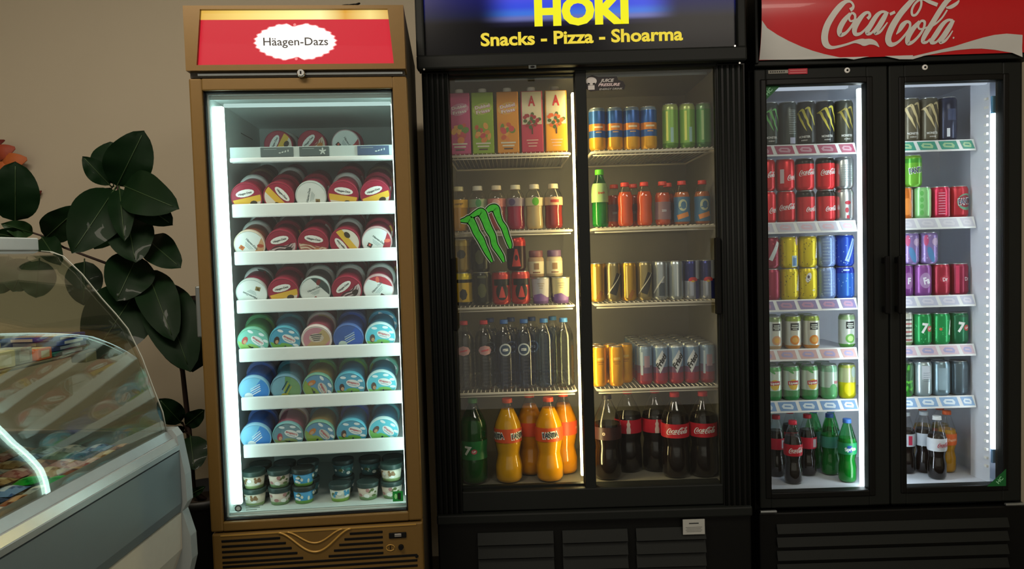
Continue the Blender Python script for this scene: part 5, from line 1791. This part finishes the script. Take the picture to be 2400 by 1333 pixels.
RED_B, BJ = '7a1a30', '2a6a86'
T = {
    'y': tub(RED_B, '96203a', hd_lid('9c1e3c', 'e4b83a', 'e4ddd0', '3a3024')),
    'c': tub(RED_B, '96203a', hd_lid('94203a', None, 'c8b8b8', '2f2420', '3a2226')),
    'o': tub(RED_B, '96203a', hd_lid('98243a', None, 'd8c4ac', 'c87a2a', '9a4a3a')),
    'w': tub('8a2440', 'c4d0cc', white_lid('8a7444', '5a4424')),
    'wd': tub('3a3638', 'b4c4c2', white_lid('a84a44', '7a2a2c', '3c4c4a')),
    'wr': tub('8a2440', 'c4a8aa', white_lid('3a2c2c', 'd86a58', 'a83040')),
    'wo': tub('8a4a34', 'd8ccb8', white_lid('c87a34', 'a84a2c', 'c89a70')),
    'b': tub('3a342c', '4a3c30', hd_lid('6a5038', 'a8843a', '4a3a30')),
    'f1': tub(BJ, '4fa8c0', farm_lid('4aa4c8', '6fae4a')),
    'f2': tub(BJ, 'bfe4e8', farm_lid('5cc4d8', '7cc468', cow='5a4a44')),
    'f3': tub('4a8a5a', '7ac4a8', farm_lid('78c8b8', '8fc46a', cow='c04a44')),
    'f4': tub('7a6a3a', '6aa08a', farm_lid('5f9ac0', '86a848', cow='c87a34', cart='c8d0c8')),
    'g': tub('3a7a6a', '4f9a68', plain_lid('4f9a6a', '6fae5a', '8ac47a', '5fa8a0')),
    'lb': tub('1f4f94', '8ac0e0', plain_lid('7ac4ec', '3f8ad8', 'bfe4f8')),
    'db': tub('24407a', '4a6aa8', plain_lid('3a5fa4', '2f62c0', '9ab8dc', 'c4d8d0')),
    'st': tub('3a6a7a', '6a94a8', plain_lid('7fb0c4', '6fa06a', '2a4454', 'b8b44a')),
    'p': tub('a04a5a', 'e4d4d0', pink_lid),
    'pg': tub('8a4a5a', '6fa4a8', farm_lid('6f9aa8', '8aa06a', cow='b04a5a', text='c02a34')),
    't': tub('235a6a', '2f7a8c', plain_lid('2f8094', '3f9aa4', '6ac0c8', '8ad0d8')),
}
DSC = {'y': 'crimson-lidded tub with yellow band', 'c': 'crimson-lidded tub with chocolate swirl', 'o': 'crimson-lidded tub with orange spot', 'w': 'white-lidded tub', 'wd': 'white and grey lidded tub',
       'wr': 'white and red lidded tub', 'wo': 'white and tan lidded tub', 'b': 'brown-lidded tub', 'f1': 'blue farm-scene tub', 'f2': 'turquoise farm-scene tub', 'f3': 'green farm-scene tub', 'f4': 'olive farm-scene tub',
       'g': 'green-lidded tub', 'lb': 'light blue-lidded tub', 'db': 'dark blue-lidded tub', 'st': 'striped blue-lidded tub', 'p': 'pink-lidded tub', 'pg': 'pink and green lidded tub', 't': 'teal-lidded tub'}
STACKS = [
    (345, (655, 733, 812), [['y60', 'w60'], ['o45'], ['wr-60', 'c0']]),
    (445, (585, 882), [['y12', 'w20', 'b0'], ['y-50', 'c10', 'w0'], ['w75', 'c20'], ['y-10', 'w5', 'c30'], ['y18', 'c10', 'b5']]),
    (560, (592, 886), [['wo-50', 'w15', 'wd30'], ['c15', 'y20', 'w5'], ['o-12', 'c60'], ['y125', 'w60', 'wr10'], ['wr-40', 'y30', 'b0']]),
    (675, (597, 890), [['w150', 'wd10'], ['y14', 'c20', 'w70'], ['wd22', 'w10', 'wr50'], ['c38', 'w10', 'c80'], ['wr48', 'w20', 'y0']]),
    (788, (600, 894), [['f3-30', 'g0'], ['f1-20', 't20'], ['p0', 'p40'], ['db0', 'db40'], ['f2-8', 'f1-30']]),
    (900, (603, 897), [['lb0', 'db20', 'db60'], ['st30', 't0', 'pg20'], ['f4-60', 'g40'], ['f1-5', 'g20', 'f1-30'], ['f2-5', 'f3-60']]),
    (1012, (607, 902), [['lb10', 'db0', 'db50'], ['pg-10', 'p30', 'pg40'], ['f4-45', 't30', 'db0'], ['f1-10', 'db30', 't0'], ['f2-35', 't20', 't60']]),
]
TN = ['top', 'second', 'third', 'fourth', 'fifth', 'sixth', 'seventh']
PN = ['first', 'second', 'third', 'fourth', 'fifth']
cs, sn = math.cos(TRAY_TILT), math.sin(TRAY_TILT)
import re
for r_, (py, pxs, stacks) in enumerate(STACKS):
    for c_, st_ in enumerate(stacks):
        px = pxs[c_] if len(pxs) == 3 else pxs[0] + (pxs[1] - pxs[0]) * c_ / 4
        x = HD.loc(px, py, .16 if r_ else .33)[0]
        for k, code in enumerate(st_):
            key, rot = re.match(r'([a-z]+\d?)(?=-?\d)', code).group(1), 0
            for kk in sorted(T, key=len, reverse=True):
                if code.startswith(kk) and re.fullmatch(r'-?\d+', code[len(kk):]):
                    key, rot = kk, int(code[len(kk):])
                    break
            tilt_ = TRAY_TILT if r_ else math.radians(8)
            cs, sn = math.cos(tilt_), math.sin(tilt_)
            s_ = (.012 if r_ else .200) + k * (TH + .0015)
            fy = .126 + s_ * cs - (TR + .001) * sn
            fz = hd_base[r_] + s_ * sn + (TR + .001) * cs
            oy, oz = fy + TH * cs, fz + TH * sn
            if oy + .04 * 1 > .60:
                continue
            pos = 'front of' if k == 0 else ['', 'second in', 'third in', 'last in'][k]
            word = (PN[c_] if len(stacks) == 5 else ['left', 'middle', 'right'][c_]) + ' stack'
            lbl = clean('%s, %s %s, %s tray of gold freezer' % (DSC[key], pos, word, TN[r_]))
            pk = T[key].name
            o = copy_tree(T[key]) if pk in _USED else T[key]
            _USED[pk] = 1
            o.location = HD.world(x, oy, oz)
            m3 = Matrix.Rotation(HD.a, 3, 'Z') @ Matrix.Rotation(PI / 2 + tilt_, 3, 'X') @ Matrix.Rotation(math.radians(rot), 3, 'Z')
            o.rotation_euler = m3.to_euler()
            tag(o, lbl, 'tub', 'ice cream tubs lying in the trays of the gold freezer')

# small tubs stacked upright on the freezer floor


def mini(body, spot, lidc, hill=None):
    root = empty('mini_ice_cream_tub')
    mb = MB()
    R = rz([(.0265, 0), (.0325, .040)])
    mb.lathe([(.0255, 0, mat(hill or body, .5)), (.0265, .0, mat(hill or body, .5)), (.0283, .010, mat(body, .5)), (.0325, .040, mat(body, .5))], mat(body, .5), 28)
    rr = random.Random(ord(body[0]) + ord(spot[1]))
    for k in range(9):
        art_wrap(mb, ellipse2(rr.uniform(.003, .008), rr.uniform(.003, .007), 0, 0, 8), mat(rr.choice([spot, 'e8ece8', '5a6a3a', spot]), .5), R, rr.uniform(.012, .032), rr.uniform(-1.2, 1.2), 1 + k)
    mb.build('tub_body', root)
    MB().lathe([(.0335, .038), (.0345, .040), (.0345, .051), (.033, .053), (.031, .0525), (.0305, .0515)], mat(lidc, .4), 28).build('lid', root)
    return root


MN = {'w': mini('cfcdbc', '8a6a4a', '2c4440', '8aa06a'), 'w2': mini('c8c0b4', 'a87a78', '2a3e3c', '7a9a6a'), 'b': mini('3f94c4', 'd8dccc', '25302e', '6fa04a'), 'wb': mini('c4ccc0', '4a9ac4', '2a3c3c', '8ab04a'), 'd': mini('35626a', '4a8a8a', '1f3434')}
MD = {'w': 'cream mini tub', 'w2': 'pinkish mini tub', 'b': 'blue mini tub', 'wb': 'white and blue mini tub', 'd': 'dark teal mini tub'}
cols = [(597, 1145, ['w', 'w']), (656, 1145, ['w2', 'w2']), (712, 1140, ['b', 'b']), (797, 1135, ['wb']), (862, 1130, ['w2', ]), (918, 1125, ['w2', 'w'])]
ZB = .570
for c_, (px, py, st_) in enumerate(cols):
    x = HD.loc(px, py, .155)[0]
    for k, key in enumerate(st_):
        place(MN[key], HD, x, .155, ZB + k * .0530, clean('%s, %s column, %s, floor of gold freezer' % (MD[key], ['first', 'second', 'third', 'fourth', 'fifth', 'sixth'][c_], ['lower', 'upper'][k])), 'tub', 'mini tubs stacked on the freezer floor', random.uniform(-.5, .5))
for c_, (px, n) in enumerate(((597, 2), (656, 2), (712, 2), (797, 2), (862, 2), (918, 2))):
    x = HD.loc(px, 1130, .155)[0]
    for k in range(n):
        place(MN['d'], HD, x, .230, ZB + k * .0530, clean('dark teal mini tub, second row, %s column, %s, floor of gold freezer' % (['first', 'second', 'third', 'fourth', 'fifth', 'sixth'][c_], ['lower', 'upper'][k])), 'tub', 'mini tubs stacked on the freezer floor', random.uniform(-.5, .5))

# ================================================================== curved glass ice cream counter
FW = Frame(0, 0, 0)


def P(px, py, Y):
    x, z = FW.loc(px, py, Y)
    return Vector((x, Y, z))


ct = empty('display_counter', (0, 0, 0))
tag(ct, 'ice cream display counter with curved glass and grey front panel', 'counter')
Y0, Y1 = 0.45, 1.87
M_cpanel = mat('66757a', .35, .1, var=.05, scale=3)
M_ccream = mat('b9b7a8', .45)
M_cend = mat('8c9493', .45)
M_rail = mat('9ba6a8', .3, .5)
MB().prism_y([(-1.75, .08), (-1.02, .08), (-.965, .32), (-.905, .48), (-.868, .58), (-.866, .672), (-1.75, .672)], Y0, Y1, M_ccream).build('lower_panel', ct)
MB().prism_y([(-1.70, .676), (-.868, .676), (-.862, .70), (-.863, .832), (-1.70, .832)], Y0, Y1, M_cpanel).build('front_panel', ct)
r_ = MB()
r_.prism_y([(-.92, .836), (-.862, .836), (-.862, .848), (-.92, .848)], Y0, Y1, M_rail)
r_.prism_y([(-.92, .8485), (-.866, .8485), (-.872, .866), (-.92, .866)], Y0, Y1, mat('b9c0c0', .25, .6))
r_.prism_y([(-.93, .8665), (-.878, .8665), (-.892, .884), (-.93, .884)], Y0, Y1, M_rail)
r_.build('rail', ct)
ec = MB()
ec.prism_y([(-.880, .888), (-.868, .87), (-.852, .77), (-.850, .70), (-.864, .675), (-.846, .61), (-.845, .55), (-.872, .45), (-.94, .30), (-1.0, .08), (-1.78, .08), (-1.78, .888)], Y1 + .001, Y1 + .036, M_cend)
ec.build('end_panel', ct)
MB().prism_y([(-1.72, .833), (-.925, .833), (-.925, .850), (-1.40, .850), (-1.44, .90), (-1.72, .90)], Y0 + .01, Y1 - .005, mat('6a7464', .5)).build('display_deck', ct)
MB().box(-1.40, -.930, Y1 - .040, Y1 - .036, .8505, .900, M_sign_glass).build('end_divider', ct)
gprof = [(-1.185, 1.353), (-1.158, 1.350), (-1.129, 1.338), (-1.085, 1.292), (-1.038, 1.228), (-1.005, 1.188), (-.977, 1.150), (-.945, 1.075), (-.920, .995), (-.900, .935), (-.893, .885)]
inn = [(x - .0055, z - .002) for x, z in gprof]
M_cglass = thin_glass('counter_glass', (.90, .93, .88), 1.7)
g = MB()
n = len(gprof)
vv = []
for (x, z) in gprof:
    vv += [(x, Y0, z), (x, Y1, z)]
for (x, z) in inn:
    vv += [(x, Y0, z), (x, Y1, z)]
ff = [(2 * i, 2 * i + 1, 2 * i + 3, 2 * i + 2) for i in range(n - 1)] + [(2 * n + 2 * i, 2 * n + 2 * i + 2, 2 * n + 2 * i + 3, 2 * n + 2 * i + 1) for i in range(n - 1)]
g.add(vv, ff, M_cglass, True)
g.build('curved_glass', ct, fix=False)
MB().tube([(x + .001, Y1 - .002, z) for x, z in gprof], .0014, mat('a4a89c', .3), 6).build('glass_edge_highlight', ct)  # pale tube painted in as the highlight along the glass edge
MB().prism_y([(-1.70, .93)] + [(x - .007, z) for x, z in gprof[::-1]] + [(-1.70, 1.353)], Y1 - .012, Y1 - .007, M_cglass).build('end_glass', ct)
MB().bbox(-1.70, -1.190, Y0, Y1, 1.354, 1.386, mat('c4d0d0', .4), .003).build('top_board', ct)
MB().bbox(-1.70, -1.052, .70, Y1 - .014, 1.098, 1.104, mat('6c6a5a', .4), .002).bbox(-1.09, -1.052, Y1 - .06, Y1 - .014, 1.075, 1.098, mat('8a8460', .5), .002).build('shelf', ct)
# wrapped ice creams in the tiers


def wrapper(c1, c2, c3):
    root = MB()
    L, W_, T_ = .060, .054, .020
    vv, ff = [], []
    nx, ny = 8, 5
    for side in (1, -1):
        for i in range(nx + 1):
            for j in range(ny + 1):
                u, v = i / nx, j / ny
                hgt = T_ / 2 * (math.sin(PI * min(1, max(0, (u - .08) / .84))) ** .5 if .08 < u < .92 else 0) * math.sin(PI * v) ** .5
                vv.append(((v - .5) * W_, (u - .5) * L, side * (hgt + .0006)))
    q = (nx + 1) * (ny + 1)
    for s_ in (0, 1):
        for i in range(nx):
            for j in range(ny):
                a = s_ * q + i * (ny + 1) + j
                ff.append((a, a + 1, a + ny + 2, a + ny + 1))
    m1, m2, m3 = mat(c1, .3, .1, var=.25, scale=70), mat(c2, .3, .1, var=.2, scale=80), mat(c3, .3, .1, var=.3, scale=90)
    root.add(vv, [], m1)
    for k, f in enumerate(ff):
        i = (k % (nx * ny)) // ny
        j = k % ny
        root.f.append(f)
        root.m.append(root.mi(m2 if i in (3, 4) and 1 <= j <= 3 else (m3 if (i + j) % 4 == 0 else m1)))
        root.s.append(True)
    return root.build('wrapped_ice_cream')


WR = [('brown', wrapper('8a5438', 'c8a078', '5a3424')), ('blue', wrapper('6f94c4', 'c4d8ec', '3f5f94')), ('pinkish', wrapper('b88a84', 'e0c8c0', '9a5a5a')), ('tan', wrapper('b09468', 'd8c8a0', '8a6a44')),
      ('white', wrapper('aab4b4', 'e0e4e0', '7a8a94')), ('grey-green', wrapper('7a9484', 'a8c0a8', '5a7464')), ('bright green', wrapper('0f9a34', '2fc054', '0a7a2a')), ('dark blue', wrapper('3a4a6c', '8a9ac0', '24304a'))]
rr = random.Random(11)
used_w = set()
NW = ['nearest the wall', 'second from the wall', 'third from the wall', 'fourth from the wall', 'fifth from the wall', 'sixth from the wall', 'seventh from the wall', 'eighth from the wall', 'ninth from the wall', 'tenth from the wall']
PICK = ['0320140403', '1723017240', '4502310732', '5134620545', '3245154053', '5415245514']
for t_ in range(6):
    for k in range(10 - t_):
        xk, yk = -.962 - t_ * .064, 1.790 - k * .0645
        wt = 6 if (t_, k) in ((0, 4), (1, 4), (0, 9), (1, 8)) else int(PICK[t_][k])
        nm, pr = WR[wt]
        if wt in used_w:
            o = pr.copy()
            C.objects.link(o)
        else:
            o = pr
            used_w.add(wt)
        o.location = (xk, yk, .8645)
        o.rotation_euler = (rr.uniform(-.10, .10), rr.uniform(-.10, .10), rr.choice([0, PI / 2]) + rr.uniform(-.12, .12))
        tag(o, clean('%s wrapped ice cream, %s, %s row behind the counter rail' % (nm, NW[k], ['first', 'second', 'third', 'fourth', 'fifth', 'sixth'][t_])), 'ice cream', 'wrapped ice creams laid out in the counter')

# packets on the counter's inner shelf


def packet(name, x0, x1, y0, y1, z0, z1, c, c2, label, group=None):
    mb = MB().bbox(0, x1 - x0, 0, y1 - y0, 0, z1 - z0, mat(c, .4), .002)
    w = x1 - x0
    h = z1 - z0
    art_flat(mb, rect2(w * .40, h * .70, w * .42, h / 2), mat(c2, .4), -.0004)
    mb.add([(w + .0004, (y1 - y0) * .2, h * .2), (w + .0004, (y1 - y0) * .8, h * .2), (w + .0004, (y1 - y0) * .8, h * .8), (w + .0004, (y1 - y0) * .2, h * .8)], [(0, 1, 2, 3)], mat(c2, .4))
    mb.add([(w * .1, (y1 - y0) * .15, h + .0004), (w * .9, (y1 - y0) * .15, h + .0004), (w * .9, (y1 - y0) * .85, h + .0004), (w * .1, (y1 - y0) * .85, h + .0004)], [(0, 1, 2, 3)], mat(c2, .4))
    o = mb.build(name, None, (x0, y0, z0))
    tag(o, clean(label), 'packet', group)
    return o


zs_ = 1.1045
packet('ice_cream_packet', -1.195, -1.060, 1.70, 1.835, zs_, zs_ + .011, '2a6a64', 'a8bcc0', 'teal flat ice cream packet, lowest of the stack on the counter shelf', 'stacked packets on the counter shelf')
packet('ice_cream_packet', -1.200, -1.064, 1.70, 1.835, zs_ + .0115, zs_ + .023, '2c3470', 'b8c0d0', 'dark blue flat ice cream packet second in the counter shelf stack', 'stacked packets on the counter shelf')
packet('ice_cream_packet', -1.192, -1.058, 1.71, 1.835, zs_ + .0235, zs_ + .035, '2f4a9c', 'd8dce4', 'blue and white flat ice cream packet third in the counter shelf stack', 'stacked packets on the counter shelf')
packet('ice_cream_packet', -1.188, -1.062, 1.70, 1.830, zs_ + .0355, zs_ + .045, '2a3a8c', 'c0a8a0', 'navy flat ice cream packet on top of the counter shelf stack', 'stacked packets on the counter shelf')
packet('snack_packet', -1.100, -1.060, 1.640, 1.690, zs_, zs_ + .026, 'e06a2c', 'd8c8a0', 'small orange packet in front of the blue stack on counter shelf')
packet('snack_packet', -1.125, -1.066, 1.575, 1.630, zs_, zs_ + .034, 'a4a8a0', 'c8ccc4', 'speckled grey packet on the counter shelf')
packet('paper_box', -1.13, -1.062, 1.50, 1.568, zs_, zs_ + .036, 'e4dcb0', 'f0ead0', 'cream box with slanted side on the counter shelf')
packet('paper_box', -1.14, -1.062, 1.40, 1.492, zs_, zs_ + .034, 'ead88a', 'f0e8c0', 'pale yellow box nearest the viewer on the counter shelf')

# ================================================================== rubber plant
pl = empty('rubber_plant', (-1.055, 2.45, 0))
tag(pl, 'tall rubber plant with large dark green leaves in black pot', 'plant')
M_leaf = mat('0a200c', .55, var=.25, scale=14, coat=.05, name='leaf')
for m_ in (M_leaf,):
    m_.node_tree.nodes['Principled BSDF'].inputs['Specular IOR Level'].default_value = 0.16
M_leaf_b = mat('1f3a1c', .4, var=.25, scale=12, name='leaf_underside')
M_leaf_r = mat('3a2212', .4, var=.25, scale=12, name='reddish_leaf')
M_vein = mat('2a3f20', .5, name='leaf_rib')
M_stem = mat('2c1c14', .7, var=.3, scale=60, name='woody_stem')
PO_ = Vector((-1.055, 2.45, 0))


def part_at(mb, name):
    mb.v = [tuple(Vector(v) - PO_) for v in mb.v]
    return mb.build(name, pl, fix=False)


pot = MB().lathe([(.105, 0), (.11, .01), (.135, .52), (.140, .525), (.140, .548), (.130, .548), (.128, .50), (.001, .50)], mat('0c0c0b', .5), 32, PO_.x, PO_.y)
part_at(pot, 'pot')
part_at(MB().lathe([(.126, .501), (.10, .512), (.001, .515)], mat('2a1f16', .9, var=.4, scale=80), 20, PO_.x, PO_.y, cap=False), 'soil')


def stem(pts, rad):
    part_at(MB().tube([P(*q) for q in pts], rad, M_stem, 8), 'stem')


base = tuple(PO_ + Vector((0, 0, .51)))
sm = MB()
pp = [Vector(base)] + [P(*q) for q in ((452, 1150, 2.45), (447, 1060, 2.45), (440, 980, 2.45), (428, 870, 2.44), (400, 760, 2.42), (360, 680, 2.40), (330, 620, 2.38), (300, 540, 2.36), (285, 480, 2.34), (276, 438, 2.33), (270, 405, 2.33))]
sm.tube(pp, [.012, .011, .010, .009, .008, .007, .006, .0055, .005, .0045, .004, .002], M_stem, 8)
part_at(sm, 'trunk')
stem(((335, 632, 2.38), (285, 630, 2.36), (220, 606, 2.34), (150, 580, 2.34), (110, 556, 2.34), (75, 545, 2.34), (40, 535, 2.34)), [.005, .0045, .004, .0035, .003, .003, .002])
stem(((445, 1030, 2.45), (428, 990, 2.43), (415, 985, 2.42)), [.004, .003, .002])
stem(((448, 1040, 2.45), (440, 1015, 2.43), (418, 1008, 2.42)), [.004, .003, .002])
vdir = lambda p_: (p_ - cO).normalized()


def leaf(bx, by, tx, ty, w, Yb, Yt, fold=.25, curl=.12, m=None, shape=.75, twist=0.0):
    a, b = P(bx, by, Yb), P(tx, ty, Yt)
    d = b - a
    L = d.length
    W = w * 1.22 / FPX * (Yb + Yt) / 2
    vd = vdir((a + b) / 2)
    side = d.cross(vd).normalized()
    nrm = side.cross(d).normalized()
    if nrm.dot(vd) > 0:
        nrm = -nrm
    side = (side * math.cos(twist) + nrm * math.sin(twist)).normalized()
    nrm = side.cross(d.normalized())
    if nrm.dot(vd) > 0:
        nrm = -nrm
    mb = MB()
    N, K_ = 14, 6
    vv, ff = [], []
    for i in range(N + 1):
        t = i / N
        prof = (math.sin(PI * t ** .92) ** shape) if 0 < t < 1 else 0
        if t > .94:
            prof = min(prof, (1 - t) / .06 * .42 + .02)
        c_ = a + d * t + nrm * (curl * L * math.sin(PI * t))
        for j in range(K_ + 1):
            s = (j / K_ - .5) * 2
            wv = .006 * math.sin(t * 17 + s * 2) * abs(s)
            vv.append(c_ + side * (s * W / 2 * prof) + nrm * (fold * W / 2 * prof * (abs(s) ** 1.3) * .9 - .0 + wv * .5))
    for i in range(N):
        for j in range(K_):
            q = i * (K_ + 1) + j
            ff.append((q, q + 1, q + K_ + 2, q + K_ + 1))
    mb.add(vv, ff, m or M_leaf, True)
    rib = [a + d * (i / N) + nrm * (curl * L * math.sin(PI * i / N) + .0008) for i in range(N + 1)]
    mb.tube([a - d * .06] + rib[:-1], [.0022] * 3 + [.0016] * (len(rib) - 3), M_vein, 5)
    part_at(mb, 'leaf')


LV = [
    (274, 436, 338, 306, 84, 2.33, 2.28, .2, .10, None, .62), (266, 432, 258, 332, 72, 2.34, 2.36, .3, .08, None, .7), (258, 434, 193, 366, 40, 2.33, 2.28, .5, .06, None, .8),
    (292, 436, 420, 490, 84, 2.33, 2.22, .2, .12, None, .62), (300, 452, 405, 528, 60, 2.34, 2.26, .2, .05, None, .6),
    (268, 444, 168, 594, 92, 2.32, 2.18, .25, .10, None, .72), (262, 440, 212, 512, 46, 2.35, 2.36, .4, .05, None, .8), (272, 470, 222, 584, 70, 2.36, 2.38, .1, .03, M_leaf_b, .7),
    (280, 442, 292, 566, 46, 2.32, 2.22, .4, .08, None, .7), (298, 510, 318, 616, 84, 2.34, 2.24, .2, .10, None, .6),
    (345, 560, 424, 628, 62, 2.38, 2.28, .2, .08, None, .6), (322, 600, 272, 706, 88, 2.36, 2.24, .25, .10, None, .62),
    (322, 676, 214, 842, 122, 2.36, 2.20, .2, .12, None, .60), (345, 634, 408, 800, 74, 2.38, 2.24, .3, .10, None, .6), (372, 664, 446, 872, 96, 2.40, 2.26, .25, .12, None, .58),
    (428, 700, 452, 872, 116, 2.50, 2.40, .15, .05, None, .55), (440, 694, 470, 770, 60, 2.53, 2.50, .2, .05, M_leaf_r, .6),
    (108, 556, 188, 484, 60, 2.34, 2.26, .2, .08, None, .62), (198, 612, 196, 716, 64, 2.34, 2.28, .2, .06, None, .58),
    (36, 518, 36, 378, 80, 2.34, 2.28, .2, .08, None, .52), (78, 546, 2, 524, 34, 2.34, 2.26, .5, .08, M_leaf_b, .8), (60, 560, -20, 545, 34, 2.33, 2.24, .5, .08, None, .8),
    (98, 556, 142, 622, 44, 2.34, 2.26, .3, .08, None, .6), (92, 610, 84, 698, 62, 2.36, 2.34, .2, .05, M_leaf_b, .58), (62, 606, 30, 684, 62, 2.38, 2.34, .2, .05, M_leaf_b, .58), (20, 600, -10, 690, 60, 2.38, 2.34, .2, .05, M_leaf_b, .58),
    (424, 990, 372, 934, 44, 2.42, 2.36, .2, .08, None, .6), (436, 996, 480, 960, 34, 2.44, 2.40, .2, .06, None, .7), (446, 1022, 456, 1102, 60, 2.44, 2.36, .15, .08, None, .55),
    (432, 1010, 396, 1004, 18, 2.43, 2.36, .3, .1, None, .7), (448, 1158, 482, 1140, 18, 2.45, 2.40, .3, .1, None, .7), (440, 1162, 426, 1118, 15, 2.45, 2.42, .3, .1, None, .7),
]
for q in LV:
    leaf(*q)

# ornament on the wall and cable on the freezer
om = empty('wall_ornament', P(30, 410, 3.145))
tag(om, 'orange and red flower ornament on the wall, half hidden by a leaf', 'ornament')
o0 = om.location.copy()


def petal(a, b, w, m, name='petal'):
    A, B_ = P(*a) - o0, P(*b) - o0
    mb = MB()
    vv, ff = [], []
    d = B_ - A
    for i in range(9):
        t = i / 8
        ww = w / FPX * 3.1 / 2 * math.sin(PI * min(max(t * .92 + .05, 0), 1)) ** .7
        c_ = A + d * t + Vector((0, -.03 * math.sin(PI * t), 0))
        n_ = Vector((-d.z, 0, d.x)).normalized()
        vv += [c_ - n_ * ww, c_ + Vector((0, -.012, 0)) * math.sin(PI * t), c_ + n_ * ww]
        if i:
            q = 3 * i
            ff += [(q - 3, q - 2, q + 1, q), (q - 2, q - 1, q + 2, q + 1)]
    mb.add(vv, ff, m, True)
    mb.add([(x, y + .004, z) for x, y, z in vv], [tuple(reversed(f)) for f in ff], m, True)
    mb.build(name, om, fix=False)


m_or, m_rd, m_ro = mat('b8602a', .6, var=.2), mat('6a1f18', .6, var=.2), mat('a0442a', .6, var=.2)
petal((0, 390, 3.14), (62, 372, 3.10), 40, m_or)
petal((-10, 372, 3.14), (34, 346, 3.10), 34, m_ro)
petal((-10, 415, 3.14), (30, 388, 3.10), 40, m_or)
petal((0, 350, 3.14), (10, 328, 3.11), 14, m_rd)
petal((-6, 425, 3.14), (20, 396, 3.12), 34, m_rd)
MB().tube([P(60, 420, 3.15) - o0, P(76, 440, 3.14) - o0, P(84, 452, 3.14) - o0, P(94, 450, 3.14) - o0, P(92, 458, 3.14) - o0], [.006, .006, .008, .009, .005], m_rd, 8).build('tendril', om)

cb = MB()
hx = HD.loc(808, 5, .02)[0]
for k in range(3):
    cb.tube([((.026 + .004 * k) * math.cos(2 * PI * i / 20), .012 * math.sin(2 * PI * i / 20) + .006 * k, .020 + .014 * math.sin(2 * PI * i / 20 + .6 * k) + .003 * k) for i in range(20)], .0028, M_dark, 6, True)
cb.tube([(.020, 0, .030), (.032, 0, .012), (.036, -.002, .0035)], .003, M_dark, 6)
cb.box(-.012, .012, -.004, .004, .008, .013, mat('8a8a80', .5))
cbo = cb.build('power_cable', None, HD.world(hx, .07, 2.009))
cbo.rotation_euler.z = HD.a
tag(cbo, 'coiled black cable lying on top of the gold freezer', 'cable')

# nothing left standing that was not placed
for o in list(bpy.data.objects):
    if o.parent is None and o.type in ('EMPTY', 'MESH') and 'category' not in o and o.get('kind') != 'structure':
        for ch in list(o.children_recursive):
            bpy.data.objects.remove(ch, do_unlink=True)
        bpy.data.objects.remove(o, do_unlink=True)
